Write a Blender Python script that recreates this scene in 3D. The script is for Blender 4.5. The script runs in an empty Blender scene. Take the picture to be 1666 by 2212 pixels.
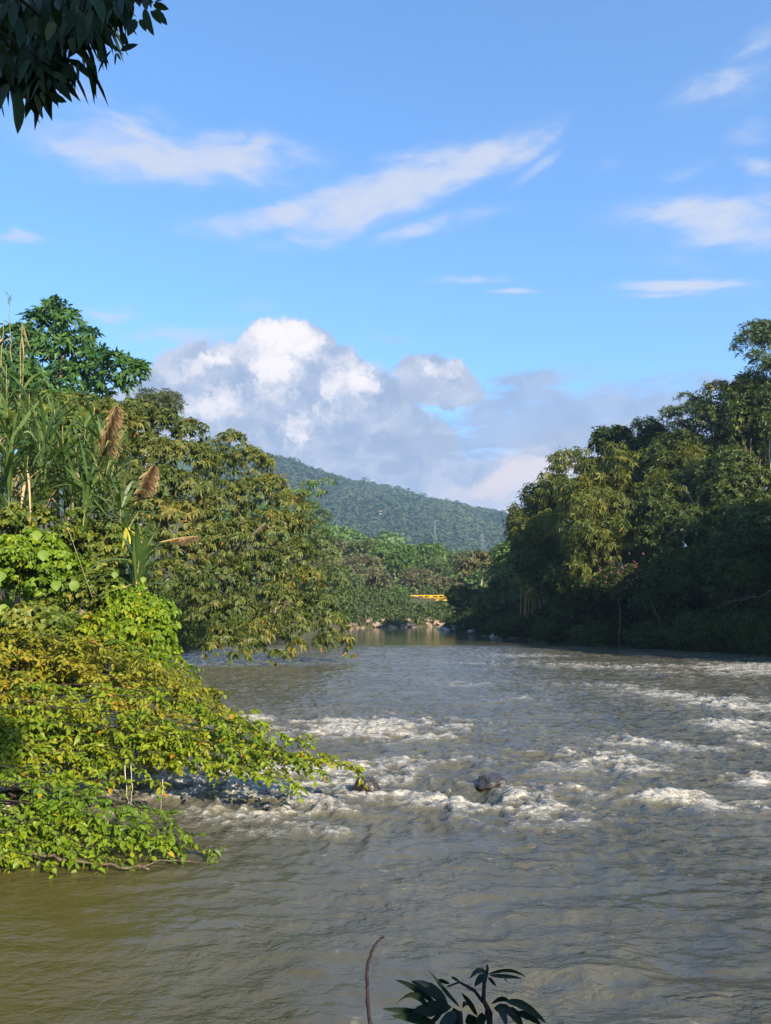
import bpy, math, random
import numpy as np
from mathutils import Matrix, Vector

scene = bpy.context.scene
COL = scene.collection
R = math.radians

# ------------------------------------------------------------------ camera
F = 1671.0                      # focal length in the units the photograph was measured in (1666 x 2212)
PITCH = R(7.47)
CAM = np.array([0.0, 0.0, 4.0])
cd = bpy.data.cameras.new('camera')
cam = bpy.data.objects.new('camera', cd)
COL.objects.link(cam)
cam.location = CAM
cam.rotation_euler = (R(90) + PITCH, 0, 0)
cd.sensor_fit = 'VERTICAL'
cd.sensor_height = 24.0
cd.lens = 24.0 * F / 2212.0
cd.clip_start = 0.05
cd.clip_end = 20000
scene.camera = cam

def ray(px, py):
    """direction (with forward component) of a measured point of the photograph"""
    u = (px - 833.0) / F
    v = (1106.0 - py) / F
    return np.array([u, math.cos(PITCH) - v * math.sin(PITCH), math.sin(PITCH) + v * math.cos(PITCH)])

def at(px, py, Y):
    d = ray(px, py)
    return CAM + d * (Y / d[1])

def on_water(px, py):
    d = ray(px, py)
    return CAM + d * (-CAM[2] / d[2])

def az_el(px, py):
    d = ray(px, py)
    return math.degrees(math.atan2(d[0], d[1])), math.degrees(math.atan2(d[2], math.hypot(d[0], d[1])))

# ------------------------------------------------------------------ light
SUN_EL, SUN_ROT = R(24), R(148)
SKY_STRENGTH = 0.13
EXPOSURE = 1.45
sd = bpy.data.lights.new('sun', 'SUN')
sd.energy = 4.9
sd.angle = R(0.6)
sd.color = (1.0, 0.86, 0.64)
sun = bpy.data.objects.new('sun', sd)
COL.objects.link(sun)
sv = Vector((math.sin(SUN_ROT) * math.cos(SUN_EL), math.cos(SUN_ROT) * math.cos(SUN_EL), math.sin(SUN_EL)))
sun.rotation_euler = sv.to_track_quat('Z', 'Y').to_euler()
sun.location = sv * 60

vs = scene.view_settings
vs.view_transform = 'Standard'
vs.look = 'None'
vs.gamma = 1.0
vs.use_curve_mapping = False
vs.exposure = EXPOSURE
cy = scene.cycles
cy.max_bounces = 6
cy.diffuse_bounces = 3
cy.glossy_bounces = 3
cy.transmission_bounces = 4
cy.volume_bounces = 0
cy.transparent_max_bounces = 4
cy.caustics_reflective = False
cy.caustics_refractive = False
cy.sample_clamp_indirect = 6
cy.use_denoising = True

# ------------------------------------------------------------------ sky
world = bpy.data.worlds.new('World')
scene.world = world
world.use_nodes = True

class NT:
    """small helper for writing node trees"""
    def __init__(self, tree):
        self.t = tree
    def n(self, kind, **kw):
        nd = self.t.nodes.new(kind)
        for k, v in kw.items():
            setattr(nd, k, v)
        return nd
    def put(self, sock, v):
        if isinstance(v, bpy.types.NodeSocket):
            self.t.links.new(v, sock)
        else:
            sock.default_value = v
    def math(self, op, a, b=None, c=None, clamp=False):
        nd = self.n('ShaderNodeMath', operation=op, use_clamp=clamp)
        self.put(nd.inputs[0], a)
        if b is not None: self.put(nd.inputs[1], b)
        if c is not None: self.put(nd.inputs[2], c)
        return nd.outputs[0]
    def vmath(self, op, a, b=None, out=0):
        nd = self.n('ShaderNodeVectorMath', operation=op)
        self.put(nd.inputs[0], a)
        if b is not None:
            self.put(nd.inputs['Scale'] if op == 'SCALE' else nd.inputs[1], b)
        return nd.outputs[out]
    def step(self, v, lo, hi, tmin=0.0, tmax=1.0):
        nd = self.n('ShaderNodeMapRange', interpolation_type='SMOOTHSTEP')
        self.put(nd.inputs['Value'], v)
        nd.inputs['From Min'].default_value = lo
        nd.inputs['From Max'].default_value = hi
        nd.inputs['To Min'].default_value = tmin
        nd.inputs['To Max'].default_value = tmax
        return nd.outputs[0]
    def noise(self, vec, scale, detail=4.0, rough=0.5, lac=2.0, dist=0.0, color=False):
        nd = self.n('ShaderNodeTexNoise')
        if vec is not None: self.put(nd.inputs['Vector'], vec)
        nd.inputs['Scale'].default_value = scale
        nd.inputs['Detail'].default_value = detail
        nd.inputs['Roughness'].default_value = rough
        nd.inputs['Lacunarity'].default_value = lac
        nd.inputs['Distortion'].default_value = dist
        return nd.outputs['Color' if color else 'Fac']
    def mapping(self, vec, loc=(0, 0, 0), rot=(0, 0, 0), scale=(1, 1, 1), kind='POINT'):
        nd = self.n('ShaderNodeMapping', vector_type=kind)
        self.put(nd.inputs['Vector'], vec)
        nd.inputs['Location'].default_value = loc
        nd.inputs['Rotation'].default_value = rot
        nd.inputs['Scale'].default_value = scale
        return nd.outputs[0]
    def mix(self, fac, a, b):
        nd = self.n('ShaderNodeMix', data_type='RGBA')
        self.put(nd.inputs[0], fac)
        self.put(nd.inputs[6], a)
        self.put(nd.inputs[7], b)
        return nd.outputs[2]
    def ramp(self, fac, stops):
        nd = self.n('ShaderNodeValToRGB')
        self.put(nd.inputs[0], fac)
        el = nd.color_ramp.elements
        while len(el) < len(stops): el.new(0.5)
        for e, (p, c) in zip(el, stops):
            e.position = p
            e.color = (*c, 1.0)
        return nd.outputs[0]

def c4(r, g, b): return (r, g, b, 1.0)

w = NT(world.node_tree)
world.node_tree.nodes.clear()
sky = w.n('ShaderNodeTexSky', sky_type='NISHITA')
sky.sun_disc = False
sky.sun_elevation = SUN_EL
sky.sun_rotation = SUN_ROT
sky.altitude = 900
sky.air_density = 1.0
sky.dust_density = 0.6
sky.ozone_density = 2.2
tc = w.n('ShaderNodeTexCoord')
sep = w.n('ShaderNodeSeparateXYZ')
w.put(sep.inputs[0], tc.outputs['Generated'])
dx, dy, dz = sep.outputs
az = w.math('DEGREES', w.math('ARCTAN2', dx, dy))
el_ = w.math('DEGREES', w.math('ARCSINE', w.math('MINIMUM', w.math('MAXIMUM', dz, -1.0), 1.0)))
cmb = w.n('ShaderNodeCombineXYZ')
w.put(cmb.inputs[0], az)
w.put(cmb.inputs[1], el_)
AE = cmb.outputs[0]

def warp(vec, scale, amount, detail, rough, stretch=(1, 1, 1)):
    nz = w.noise(w.mapping(vec, scale=stretch), scale, detail, rough, color=True)
    off = w.vmath('SUBTRACT', nz, (0.5, 0.5, 0.5))
    off = w.vmath('MULTIPLY', off, (amount, amount * 0.75, 0.0))
    return w.vmath('ADD', vec, off)

def blobs(vec, items):
    """union of soft ellipses given in degrees of azimuth and elevation"""
    out = None
    for (px, py, rx, ry, rot, amp) in items:
        a, e = az_el(px, py)
        a1, e1 = az_el(px + 20, py)
        a2, e2 = az_el(px, py - 20)
        tilt = math.degrees(math.atan2(e1 - e, a1 - a))
        m = w.mapping(vec, (a, e, 0), (0, 0, R(rot + tilt)), (rx * math.hypot(a1 - a, e1 - e) / 20, ry * math.hypot(a2 - a, e2 - e) / 20, 1), 'TEXTURE')
        d = w.vmath('LENGTH', m, out=1)
        v = w.step(d, 0.0, 1.35, amp, 0.0)
        out = v if out is None else w.math('MAXIMUM', out, v)
    return out

soft = warp(AE, 0.16, 7.0, 5, 0.55, (0.5, 1.4, 1))
soft2 = warp(AE, 0.10, 5.0, 6, 0.6, (0.6, 1.2, 1))
puff = warp(AE, 0.36, 4.6, 9, 0.66)
puff_fine = warp(AE, 0.60, 4.2, 9, 0.68)

high = blobs(soft, [(400, 345, 350, 75, -4, .82), (440, 290, 100, 45, 0, .6), (1530, 470, 260, 62, 2, .82),
                    (1680, 430, 90, 60, 0, .5), (30, 525, 80, 16, 0, .6), (1540, 195, 170, 55, 12, .42), (1640, 90, 110, 40, 20, .3),
                    (1620, 285, 60, 30, 20, .3), (150, 205, 130, 40, -8, .38), (330, 245, 90, 26, 0, .22),
                    (1490, 365, 80, 24, 10, .3), (1640, 345, 70, 25, 0, .35), (1300, 355, 50, 18, 25, .22),
                    (380, 715, 170, 40, 4, .42), (220, 668, 80, 28, 0, .42), (560, 670, 60, 24, 0, .3), (830, 745, 90, 22, 4, .25), (1490, 560, 120, 25, 0, .2)])
streak = blobs(soft2, [(830, 425, 300, 62, 15, .85), (980, 385, 240, 50, 21, .8), (640, 455, 260, 34, 8, .72), (1120, 345, 110, 26, 26, .6),
                       (930, 495, 190, 24, 10, .45), (1150, 370, 70, 18, 35, .4)])
blade = blobs(warp(AE, 0.25, 2.0, 5, 0.6, (0.4, 1.6, 1)), [(1480, 618, 170, 15, 1, .9), (1470, 634, 150, 10, 2, .5), (1010, 606, 100, 12, 0, .5), (1125, 632, 80, 9, 2, .7)])
# the same thin cloud goes on all round the sky, outside the part the photograph shows
ring = w.noise(w.mapping(soft, scale=(0.020, 0.060, 1)), 1.0, 5, 0.55)
outside = w.step(w.math('ABSOLUTE', az), 30, 44)
ring = w.math('MULTIPLY', w.math('MULTIPLY', w.step(ring, 0.52, 0.72), outside), 0.6)

nz_hi = w.noise(w.mapping(soft, scale=(0.30, 1.0, 1)), 0.75, 7, 0.62)
wisps = w.math('MAXIMUM', w.math('MAXIMUM', high, streak), w.math('MAXIMUM', ring, blade))
wisp_a = w.step(w.math('ADD', wisps, w.math('MULTIPLY', w.math('MULTIPLY', w.math('SUBTRACT', nz_hi, .5), 1.5), w.step(wisps, 0.0, .35))), -0.02, 0.90)
wisp_a = w.math('MULTIPLY', wisp_a, 0.92)

body = blobs(puff, [(610, 790, 135, 125, 0, 1), (540, 870, 230, 150, 20, 1), (720, 870, 190, 140, -15, 1), (430, 860, 230, 130, 22, 1),
                    (640, 970, 300, 140, 0, 1), (790, 920, 130, 140, -30, 1), (340, 940, 190, 140, 0, 1), (740, 1020, 330, 90, 0, 1),
                    (950, 825, 110, 66, -10, 1), (890, 860, 90, 45, 10, .9), (830, 960, 200, 90, 0, .9)])
lit = blobs(puff_fine, [(600, 735, 95, 65, 0, 1.1), (635, 712, 65, 48, 0, 1.1), (590, 790, 75, 80, 30, .9), (665, 745, 50, 50, 0, .95),
                        (765, 812, 75, 58, -20, .9), (735, 840, 60, 45, 0, .65), (470, 772, 90, 24, 28, .85), (410, 805, 65, 24, 25, .65), (475, 872, 95, 45, 12, .75),
                        (400, 890, 70, 45, 0, .5), (650, 930, 60, 55, 0, .6), (705, 885, 70, 45, 30, .4), (955, 800, 62, 38, 0, .65), (540, 960, 100, 40, 0, .2), (380, 960, 110, 40, 0, .3)])
strat = blobs(warp(AE, 0.22, 4.0, 6, 0.58, (0.55, 1.5, 1)),
              [(960, 965, 330, 44, 5, 1), (1180, 920, 320, 56, 9, 1), (1290, 865, 300, 55, 8, .9), (1170, 825, 210, 34, 8, .75),
               (1050, 890, 220, 40, 12, .85), (880, 850, 110, 40, 12, .72), (1450, 890, 300, 90, 0, 1.1), (1330, 940, 260, 60, 5, 1.0), (1150, 880, 260, 60, 8, .9), (850, 1015, 70, 20, 0, .9), (780, 1025, 50, 15, 0, .7), (1000, 990, 170, 18, 5, .75),
               (1060, 1122, 110, 28, 0, .8), (830, 745, 100, 24, 0, .35), (560, 1010, 260, 40, 0, .6)])
low = blobs(warp(AE, 0.20, 4.5, 6, 0.6, (0.7, 1.3, 1)),
            [(1050, 1050, 450, 100, 6, 1), (1150, 1010, 300, 80, 10, 1), (860, 1045, 230, 75, -10, 1), (1080, 1115, 230, 70, 0, 1), (1350, 1060, 400, 150, 0, 1), (650, 1060, 330, 80, 0, 1), (1300, 970, 330, 90, 8, .9), (300, 1080, 400, 110, 0, .9)])
warm = blobs(puff, [(1110, 1030, 200, 50, 12, 1.05), (960, 1045, 150, 36, 8, .9), (1190, 1015, 120, 50, 0, .95), (1100, 1106, 40, 16, 0, .9), (1020, 1105, 45, 14, 0, .7), (770, 1010, 50, 14, 0, .6)])
body_a = w.step(body, 0.20, 0.38)
low_a = w.step(low, 0.12, 0.7, 0, .95)
strat_a = w.step(w.math('ADD', strat, w.math('MULTIPLY', w.math('SUBTRACT', w.noise(w.mapping(soft, scale=(.3, 1.1, 1)), .8, 6, .62), .5), 1.5)), 0.22, .80, 0, .86)
bill = w.noise(puff_fine, 0.8, 7, 0.66)
lit_a = w.math('MULTIPLY', w.step(w.math('ADD', lit, w.math('MULTIPLY', w.math('SUBTRACT', bill, 0.5), 1.9)), 0.14, 1.05), body_a)
warm_a = w.math('MULTIPLY', w.step(w.math('ADD', warm, w.math('MULTIPLY', w.math('SUBTRACT', bill, 0.5), 1.5)), 0.22, .90), low_a)
bill2 = w.noise(puff, 0.34, 7, 0.6)

K = 1.0 / (2 ** EXPOSURE)
def tone(r, g, b): return c4(r * K, g * K, b * K)
ccol = w.mix(w.step(bill2, 0.35, 0.68), tone(.38, .48, .67), tone(.70, .74, .85))
ccol = w.mix(w.math('POWER', lit_a, .75), ccol, tone(1.2, 1.10, 1.06))
lcol = w.mix(w.step(bill2, 0.3, 0.62), tone(.50, .57, .72), tone(.86, .78, .78))
lcol = w.mix(warm_a, lcol, tone(1.08, .86, .76))
scol = w.mix(w.step(bill2, 0.3, 0.7), tone(.34, .43, .62), tone(.48, .55, .71))

skyc = w.n('ShaderNodeHueSaturation')
skyc.inputs['Saturation'].default_value = 1.12
skyc.inputs['Value'].default_value = 1.0
w.put(skyc.inputs['Color'], sky.outputs[0])
gm = w.n('ShaderNodeGamma')
w.put(gm.inputs['Color'], w.vmath('SCALE', skyc.outputs[0], SKY_STRENGTH))
gm.inputs['Gamma'].default_value = 0.85
skyv = w.vmath('MULTIPLY', gm.outputs[0], (.53, .70, .85))
def glow(col):
    b_ = w.n('ShaderNodeBackground')
    w.put(b_.inputs['Color'], col)
    return b_.outputs[0]
def over(fac, under, top):
    x_ = w.n('ShaderNodeMixShader')
    w.put(x_.inputs[0], fac)
    w.put(x_.inputs[1], under)
    w.put(x_.inputs[2], top)
    return x_.outputs[0]
alls = over(wisp_a, glow(skyv), glow(tone(.72, .755, .87)))
alls = over(low_a, alls, glow(lcol))
alls = over(body_a, alls, glow(ccol))
alls = over(strat_a, alls, glow(scol))
below = w.step(el_, -4.0, -0.5, 1.0, 0.0)
alls = over(below, alls, glow(c4(.10, .13, .15)))
wo = w.n('ShaderNodeOutputWorld')
w.put(wo.inputs['Surface'], alls)

# ------------------------------------------------------------------ helpers: noise, meshes, objects
def _hash(ix, iy, seed):
    h = (ix.astype(np.int64) * 374761393 + iy.astype(np.int64) * 668265263 + seed * 1442695041) & 0xFFFFFFFF
    h = ((h ^ (h >> 13)) * 1274126177) & 0xFFFFFFFF
    h = h ^ (h >> 16)
    return (h & 0xFFFF) / 65535.0

def vnoise(x, y, seed=0):
    ix, iy = np.floor(x), np.floor(y)
    fx, fy = x - ix, y - iy
    fx = fx * fx * fx * (fx * (fx * 6 - 15) + 10)
    fy = fy * fy * fy * (fy * (fy * 6 - 15) + 10)
    a, b = _hash(ix, iy, seed), _hash(ix + 1, iy, seed)
    c, d = _hash(ix, iy + 1, seed), _hash(ix + 1, iy + 1, seed)
    return (a + (b - a) * fx) * (1 - fy) + (c + (d - c) * fx) * fy

def fbm(x, y, octaves=4, seed=0, gain=0.5, ridged=False):
    s, amp, tot = 0.0, 1.0, 0.0
    for o in range(octaves):
        n = vnoise(x * 2 ** o + 17.3 * o, y * 2 ** o - 9.1 * o, seed + o)
        if ridged: n = 1 - np.abs(2 * n - 1)
        s = s + amp * n
        tot += amp
        amp *= gain
    return s / tot

def unit(v):
    return v / np.maximum(np.linalg.norm(v, axis=-1, keepdims=True), 1e-9)

def new_mesh(name, V, F_, mats=(), attrs=None, smooth=False):
    """V: n x 3 array; F_: list of integer arrays, each m x k"""
    me = bpy.data.meshes.new(name)
    V = np.asarray(V, dtype=np.float32)
    Fs = [np.asarray(f, dtype=np.int32) for f in (F_ if isinstance(F_, list) else [F_]) if len(f)]
    me.vertices.add(len(V))
    me.vertices.foreach_set('co', V.ravel())
    loops = np.concatenate([f.ravel() for f in Fs])
    tot = np.concatenate([np.full(len(f), f.shape[1], dtype=np.int32) for f in Fs])
    st = np.concatenate([[0], np.cumsum(tot)[:-1]]).astype(np.int32)
    me.loops.add(len(loops))
    me.loops.foreach_set('vertex_index', loops)
    me.polygons.add(len(tot))
    me.polygons.foreach_set('loop_start', st)
    me.polygons.foreach_set('loop_total', tot)
    me.polygons.foreach_set('use_smooth', np.full(len(tot), bool(smooth)))
    for k, a in (attrs or {}).items():
        at_ = me.attributes.new(k, 'FLOAT', 'POINT')
        at_.data.foreach_set('value', np.asarray(a, dtype=np.float32))
    for m in mats: me.materials.append(m)
    me.update(calc_edges=True)
    me.validate()
    return me

def link(name, me, parent=None):
    o = bpy.data.objects.new(name, me)
    COL.objects.link(o)
    if parent is not None: o.parent = parent
    return o

def thing(name, loc, label, cat, group=None):
    o = bpy.data.objects.new(name, None)
    COL.objects.link(o)
    o.location = [float(v) for v in loc]
    o.empty_display_size = 0.3
    o['label'] = label
    o['category'] = cat
    if group: o['group'] = group
    return o

def structure(name, me):
    o = link(name, me)
    o['kind'] = 'structure'
    return o

def stuff(name, me, label, cat, parent=None):
    o = link(name, me, parent)
    o['kind'] = 'stuff'
    if parent is None:
        o['label'] = label
        o['category'] = cat
    return o

def tube(pts, rad, sides=6):
    """tapered tube along a polyline: V, quads"""
    pts = np.asarray(pts, float)
    n = len(pts)
    rad = np.broadcast_to(np.asarray(rad, float), (n,))
    tan = unit(np.gradient(pts, axis=0))
    ref = np.array([0.31, 0.17, 0.93])
    ref = np.where(np.abs((tan * ref).sum(1, keepdims=True)) > .93, np.array([[1.0, 0.1, 0]]), ref[None])
    a = unit(np.cross(tan, ref))
    b = np.cross(tan, a)
    ang = np.linspace(0, 2 * np.pi, sides, endpoint=False)
    V = pts[:, None] + rad[:, None, None] * (a[:, None] * np.cos(ang)[None, :, None] + b[:, None] * np.sin(ang)[None, :, None])
    i = np.arange(n - 1)[:, None] * sides
    j = np.arange(sides)[None]
    k = (j + 1) % sides
    Q = np.stack([i + j, i + k, i + sides + k, i + sides + j], -1).reshape(-1, 4)
    V = np.concatenate([V.reshape(-1, 3), pts[:1], pts[-1:]])
    jj = np.arange(sides)
    kk = (jj + 1) % sides
    caps = np.concatenate([np.stack([kk, jj, np.full(sides, n * sides)], -1),
                           np.stack([(n - 1) * sides + jj, (n - 1) * sides + kk, np.full(sides, n * sides + 1)], -1)])
    return V, Q, caps

def tube_mesh(name, pts, rad, mat, sides=6):
    V, Q, T = tube(pts, rad, sides)
    return new_mesh(name, V, [Q, T], [mat], smooth=True)

def bezier(p0, p1, p2, n=10):
    t = np.linspace(0, 1, n)[:, None]
    return (1 - t) ** 2 * np.asarray(p0) + 2 * t * (1 - t) * np.asarray(p1) + t * t * np.asarray(p2)

class Bag:
    """collects shapes for one mesh"""
    def __init__(self): self.V, self.Fd, self.A, self.n = [], {}, [], 0
    def add(self, V, *faces, tint=0.5):
        for f in faces:
            f = np.asarray(f)
            if len(f): self.Fd.setdefault(f.shape[1], []).append(f + self.n)
        self.V.append(np.asarray(V))
        self.A.append(np.broadcast_to(np.asarray(tint, float), (len(V),)))
        self.n += len(V)
    def mesh(self, name, mats, smooth=False):
        return new_mesh(name, np.concatenate(self.V), [np.concatenate(v) for v in self.Fd.values()], mats,
                        {'tint': np.concatenate(self.A)}, smooth)

def leaf_cards(P, D, N, L, W, sag=0.12, fine=True):
    """leaves as folded blades: P base, D direction, N upper side, L length, W width (arrays)"""
    n = len(P)
    L = np.broadcast_to(np.asarray(L, float), (n,))[:, None]
    W = np.broadcast_to(np.asarray(W, float), (n,))[:, None]
    D = unit(D)
    S = unit(np.cross(N, D))
    N = np.cross(D, S)
    down = np.array([0, 0, -1.0])
    tip = P + D * L + down * L * sag
    if fine:
        m1, m2 = P + D * L * .32 + N * W * .05, P + D * L * .70 + N * W * .05 + down * L * sag * .4
        V = np.stack([P, m1 + S * W * .5 + N * W * .12, m2 + S * W * .38 + N * W * .1, tip, m2 - S * W * .38 + N * W * .1, m1 - S * W * .5 + N * W * .12], 1).reshape(-1, 3)
        b = np.arange(n)[:, None] * 6
        Fq = np.concatenate([b + np.array([[0, 3, 2, 1]]), b + np.array([[0, 5, 4, 3]])])
        return V, Fq, 6
    m = P + D * L * .45
    V = np.stack([P, m + S * W * .5 + N * W * .12, tip, m - S * W * .5 + N * W * .12], 1).reshape(-1, 3)
    b = np.arange(n)[:, None] * 4
    Fq = np.concatenate([b + np.array([[0, 2, 1]]), b + np.array([[0, 3, 2]])])
    return V, Fq, 4

def spray_leaves(rng, C, Rad, count, k, L, W, up=0.4, spread=0.5, droop=0.5, shell=0.45):
    """rosettes of k leaves on the outer shell of ellipsoids C (m x 3), Rad (m x 3); count sprays on each"""
    idx = np.repeat(np.arange(len(C)), count)
    n = len(idx)
    d = rng.normal(size=(n, 3))
    d = unit(d)
    d[:, 2] += up
    d = unit(d)
    lump = 0.82 + 0.36 * vnoise(d[:, 0] * 2.3 + idx * 7.1, d[:, 2] * 2.3 + d[:, 1] * 2.1 + idx * 3.7, 5)
    fac = rng.uniform(shell, 1.0, n) ** 0.6 * lump
    P = C[idx] + d * Rad[idx] * fac[:, None]
    ax = unit(d * .8 + rng.normal(size=(n, 3)) * .35 + np.array([0, 0, .35]))
    t1 = unit(np.cross(ax, rng.normal(size=(n, 3))))
    t2 = np.cross(ax, t1)
    th = rng.uniform(0, 2 * np.pi, (n, 1)) + np.arange(k)[None] * 2 * np.pi / k + rng.normal(size=(n, k)) * .25
    rad = t1[:, None] * np.cos(th)[..., None] + t2[:, None] * np.sin(th)[..., None]
    D = ax[:, None] * spread + rad
    D[..., 2] -= droop * rng.uniform(.4, 1.5, (n, k))
    D = unit(D).reshape(-1, 3)
    N = unit(np.repeat(ax, k, 0) + rng.normal(size=(n * k, 3)) * .25)
    Lk = L * rng.uniform(.65, 1.25, n * k)
    Wk = W * rng.uniform(.75, 1.2, n * k)
    cl = rng.uniform(-.16, .16, len(C))[idx] + rng.uniform(-.12, .12, n)
    tint = np.clip(.45 + np.repeat(cl, k) + rng.normal(size=n * k) * .13, 0, 1)
    tint = np.where(rng.uniform(size=n * k) < .012, 1.0, np.minimum(tint, .9))
    return np.repeat(P, k, 0) + D * L * .05, D, N, Lk, Wk, tint

# ------------------------------------------------------------------ materials
def new_mat(name):
    m = bpy.data.materials.new(name)
    m.use_nodes = True
    m.node_tree.nodes.clear()
    return m, NT(m.node_tree)

def finish(m, t, shader, disp=None):
    o = t.n('ShaderNodeOutputMaterial')
    t.put(o.inputs['Surface'], shader)

def principled(t, color, rough=.6, spec=.5, normal=None, **kw):
    p = t.n('ShaderNodeBsdfPrincipled')
    t.put(p.inputs['Base Color'], color)
    t.put(p.inputs['Roughness'], rough)
    t.put(p.inputs['Specular IOR Level'], spec)
    if normal is not None: t.put(p.inputs['Normal'], normal)
    for k, v in kw.items(): t.put(p.inputs[k], v)
    return p.outputs[0]

def leaf_mat(name, stops, trans=.3, rough=.5, spec=.35):
    """leaf colour picked per leaf along a ramp; light also passes through the blade"""
    m, t = new_mat(name)
    a = t.n('ShaderNodeAttribute', attribute_name='tint')
    g = t.n('ShaderNodeNewGeometry')
    mott = t.noise(g.outputs['Position'], 1.3, 3, .6)
    f = t.math('ADD', a.outputs['Fac'], t.math('MULTIPLY', t.math('SUBTRACT', mott, .5), .35), clamp=True)
    col = t.ramp(f, stops)
    p = principled(t, col, rough, spec)
    tr = t.n('ShaderNodeBsdfTranslucent')
    tcol = t.vmath('MULTIPLY', col, (1.35, 1.25, .55))
    t.put(tr.inputs['Color'], tcol)
    mx = t.n('ShaderNodeMixShader')
    mx.inputs[0].default_value = trans
    t.put(mx.inputs[1], p)
    t.put(mx.inputs[2], tr.outputs[0])
    finish(m, t, mx.outputs[0])
    return m

def plain_mat(name, c0, c1, scale=6.0, rough=.85, spec=.3, bump=.3, stretch=(1, 1, 1)):
    m, t = new_mat(name)
    tc_ = t.n('ShaderNodeTexCoord')
    v = t.mapping(tc_.outputs['Object'], scale=stretch)
    nz = t.noise(v, scale, 6, .6)
    col = t.mix(t.step(nz, .3, .7), c4(*c0), c4(*c1))
    b = t.n('ShaderNodeBump')
    b.inputs['Strength'].default_value = bump
    b.inputs['Distance'].default_value = .03
    t.put(b.inputs['Height'], nz)
    finish(m, t, principled(t, col, rough, spec, b.outputs[0]))
    return m

M = {}
M['shrub'] = leaf_mat('shrub_leaf', [(0, (.05, .10, .008)), (.3, (.13, .21, .010)), (.6, (.25, .31, .012)), (.88, (.33, .28, .014)), (1, (.42, .20, .02))], .42)
M['shrub_gold'] = leaf_mat('golden_leaf', [(0, (.06, .095, .010)), (.3, (.16, .19, .014)), (.6, (.30, .285, .020)), (.88, (.37, .28, .035)), (1, (.45, .22, .03))], .42)
M['shrub_fresh'] = leaf_mat('fresh_leaf', [(0, (.05, .10, .006)), (.4, (.13, .22, .010)), (.8, (.24, .31, .013)), (1, (.40, .30, .02))], .38)
M['vine'] = leaf_mat('vine_leaf', [(0, (.03, .06, .010)), (.35, (.08, .125, .014)), (.7, (.18, .20, .022)), (.9, (.27, .22, .04)), (1, (.36, .22, .04))], .32)
M['mid'] = leaf_mat('drooping_leaf', [(0, (.022, .042, .010)), (.35, (.065, .092, .014)), (.62, (.128, .150, .022)), (.85, (.22, .165, .03)), (1, (.28, .13, .03))], .30)
M['tall'] = leaf_mat('dark_tall_leaf', [(0, (.018, .055, .014)), (.5, (.045, .12, .022)), (.9, (.09, .17, .03)), (1, (.15, .17, .03))], .25)
M['feather'] = leaf_mat('feathery_leaf', [(0, (.04, .06, .025)), (.5, (.075, .10, .04)), (1, (.14, .13, .06))], .25)
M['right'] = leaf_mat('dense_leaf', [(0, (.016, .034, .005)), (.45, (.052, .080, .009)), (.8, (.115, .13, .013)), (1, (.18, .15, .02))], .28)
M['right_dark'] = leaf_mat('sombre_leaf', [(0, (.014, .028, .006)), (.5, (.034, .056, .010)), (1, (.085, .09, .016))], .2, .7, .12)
M['pale'] = leaf_mat('pale_leaf', [(0, (.045, .08, .03)), (.5, (.085, .13, .045)), (1, (.15, .16, .06))], .3)
M['bamboo'] = leaf_mat('bamboo_leaf', [(0, (.03, .06, .008)), (.45, (.095, .12, .012)), (.8, (.18, .17, .018)), (1, (.28, .18, .03))], .35)
M['cane'] = leaf_mat('cane_leaf', [(0, (.03, .07, .018)), (.5, (.075, .13, .03)), (.8, (.16, .21, .06)), (1, (.36, .24, .11))], .3, .4, .5)
M['far'] = leaf_mat('far_leaf', [(0, (.035, .065, .02)), (.45, (.085, .125, .03)), (.8, (.14, .16, .04)), (1, (.19, .14, .05))], .25)
M['far_brown'] = leaf_mat('bronze_leaf', [(0, (.05, .06, .025)), (.5, (.12, .115, .045)), (1, (.19, .145, .06))], .25)
M['far_green'] = leaf_mat('far_green_leaf', [(0, (.03, .075, .015)), (.5, (.085, .16, .026)), (1, (.15, .20, .035))], .25)
M['hill'] = leaf_mat('hillside_leaf', [(0, (.028, .05, .030)), (.5, (.045, .08, .040)), (1, (.085, .12, .05))], .1, .9, .05)  # bluish green: part of the distance haze is put into this colour
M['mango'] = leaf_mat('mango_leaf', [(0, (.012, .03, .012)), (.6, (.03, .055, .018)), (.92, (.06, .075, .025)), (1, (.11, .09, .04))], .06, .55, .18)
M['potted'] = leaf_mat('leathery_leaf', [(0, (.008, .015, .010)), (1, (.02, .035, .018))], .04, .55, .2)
M['plume'] = leaf_mat('dry_plume', [(0, (.15, .10, .05)), (.5, (.28, .19, .10)), (1, (.42, .31, .18))], .15, .8, .1)
M['yellow'] = leaf_mat('yellow_leaf', [(0, (.40, .36, .03)), (1, (.62, .52, .06))], .3)
M['blossom'] = leaf_mat('dusty_blossom', [(0, (.12, .05, .05)), (1, (.24, .10, .10))], .2)
M['bark'] = plain_mat('bark', (.07, .05, .035), (.17, .13, .09), 9, stretch=(1, 1, .3))
M['bark_pale'] = plain_mat('pale_bark', (.30, .25, .18), (.48, .42, .33), 9, stretch=(1, 1, .3))
M['bark_dark'] = plain_mat('dark_bark', (.02, .016, .013), (.05, .04, .03), 12, stretch=(1, 1, .3))
M['culm'] = plain_mat('bamboo_culm', (.30, .20, .05), (.45, .28, .07), 5)
M['cane_stem'] = plain_mat('cane_stem', (.12, .14, .04), (.26, .22, .09), 5)
M['stem_dark'] = plain_mat('purple_stem', (.012, .008, .010), (.035, .02, .022), 40)
M['rock_wet'] = plain_mat('wet_rock', (.018, .015, .013), (.07, .055, .045), 5, rough=.25, spec=.6, bump=.8)
M['rock_pale'] = plain_mat('pale_rock', (.16, .115, .08), (.30, .225, .165), 2.0, bump=.8)
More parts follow.
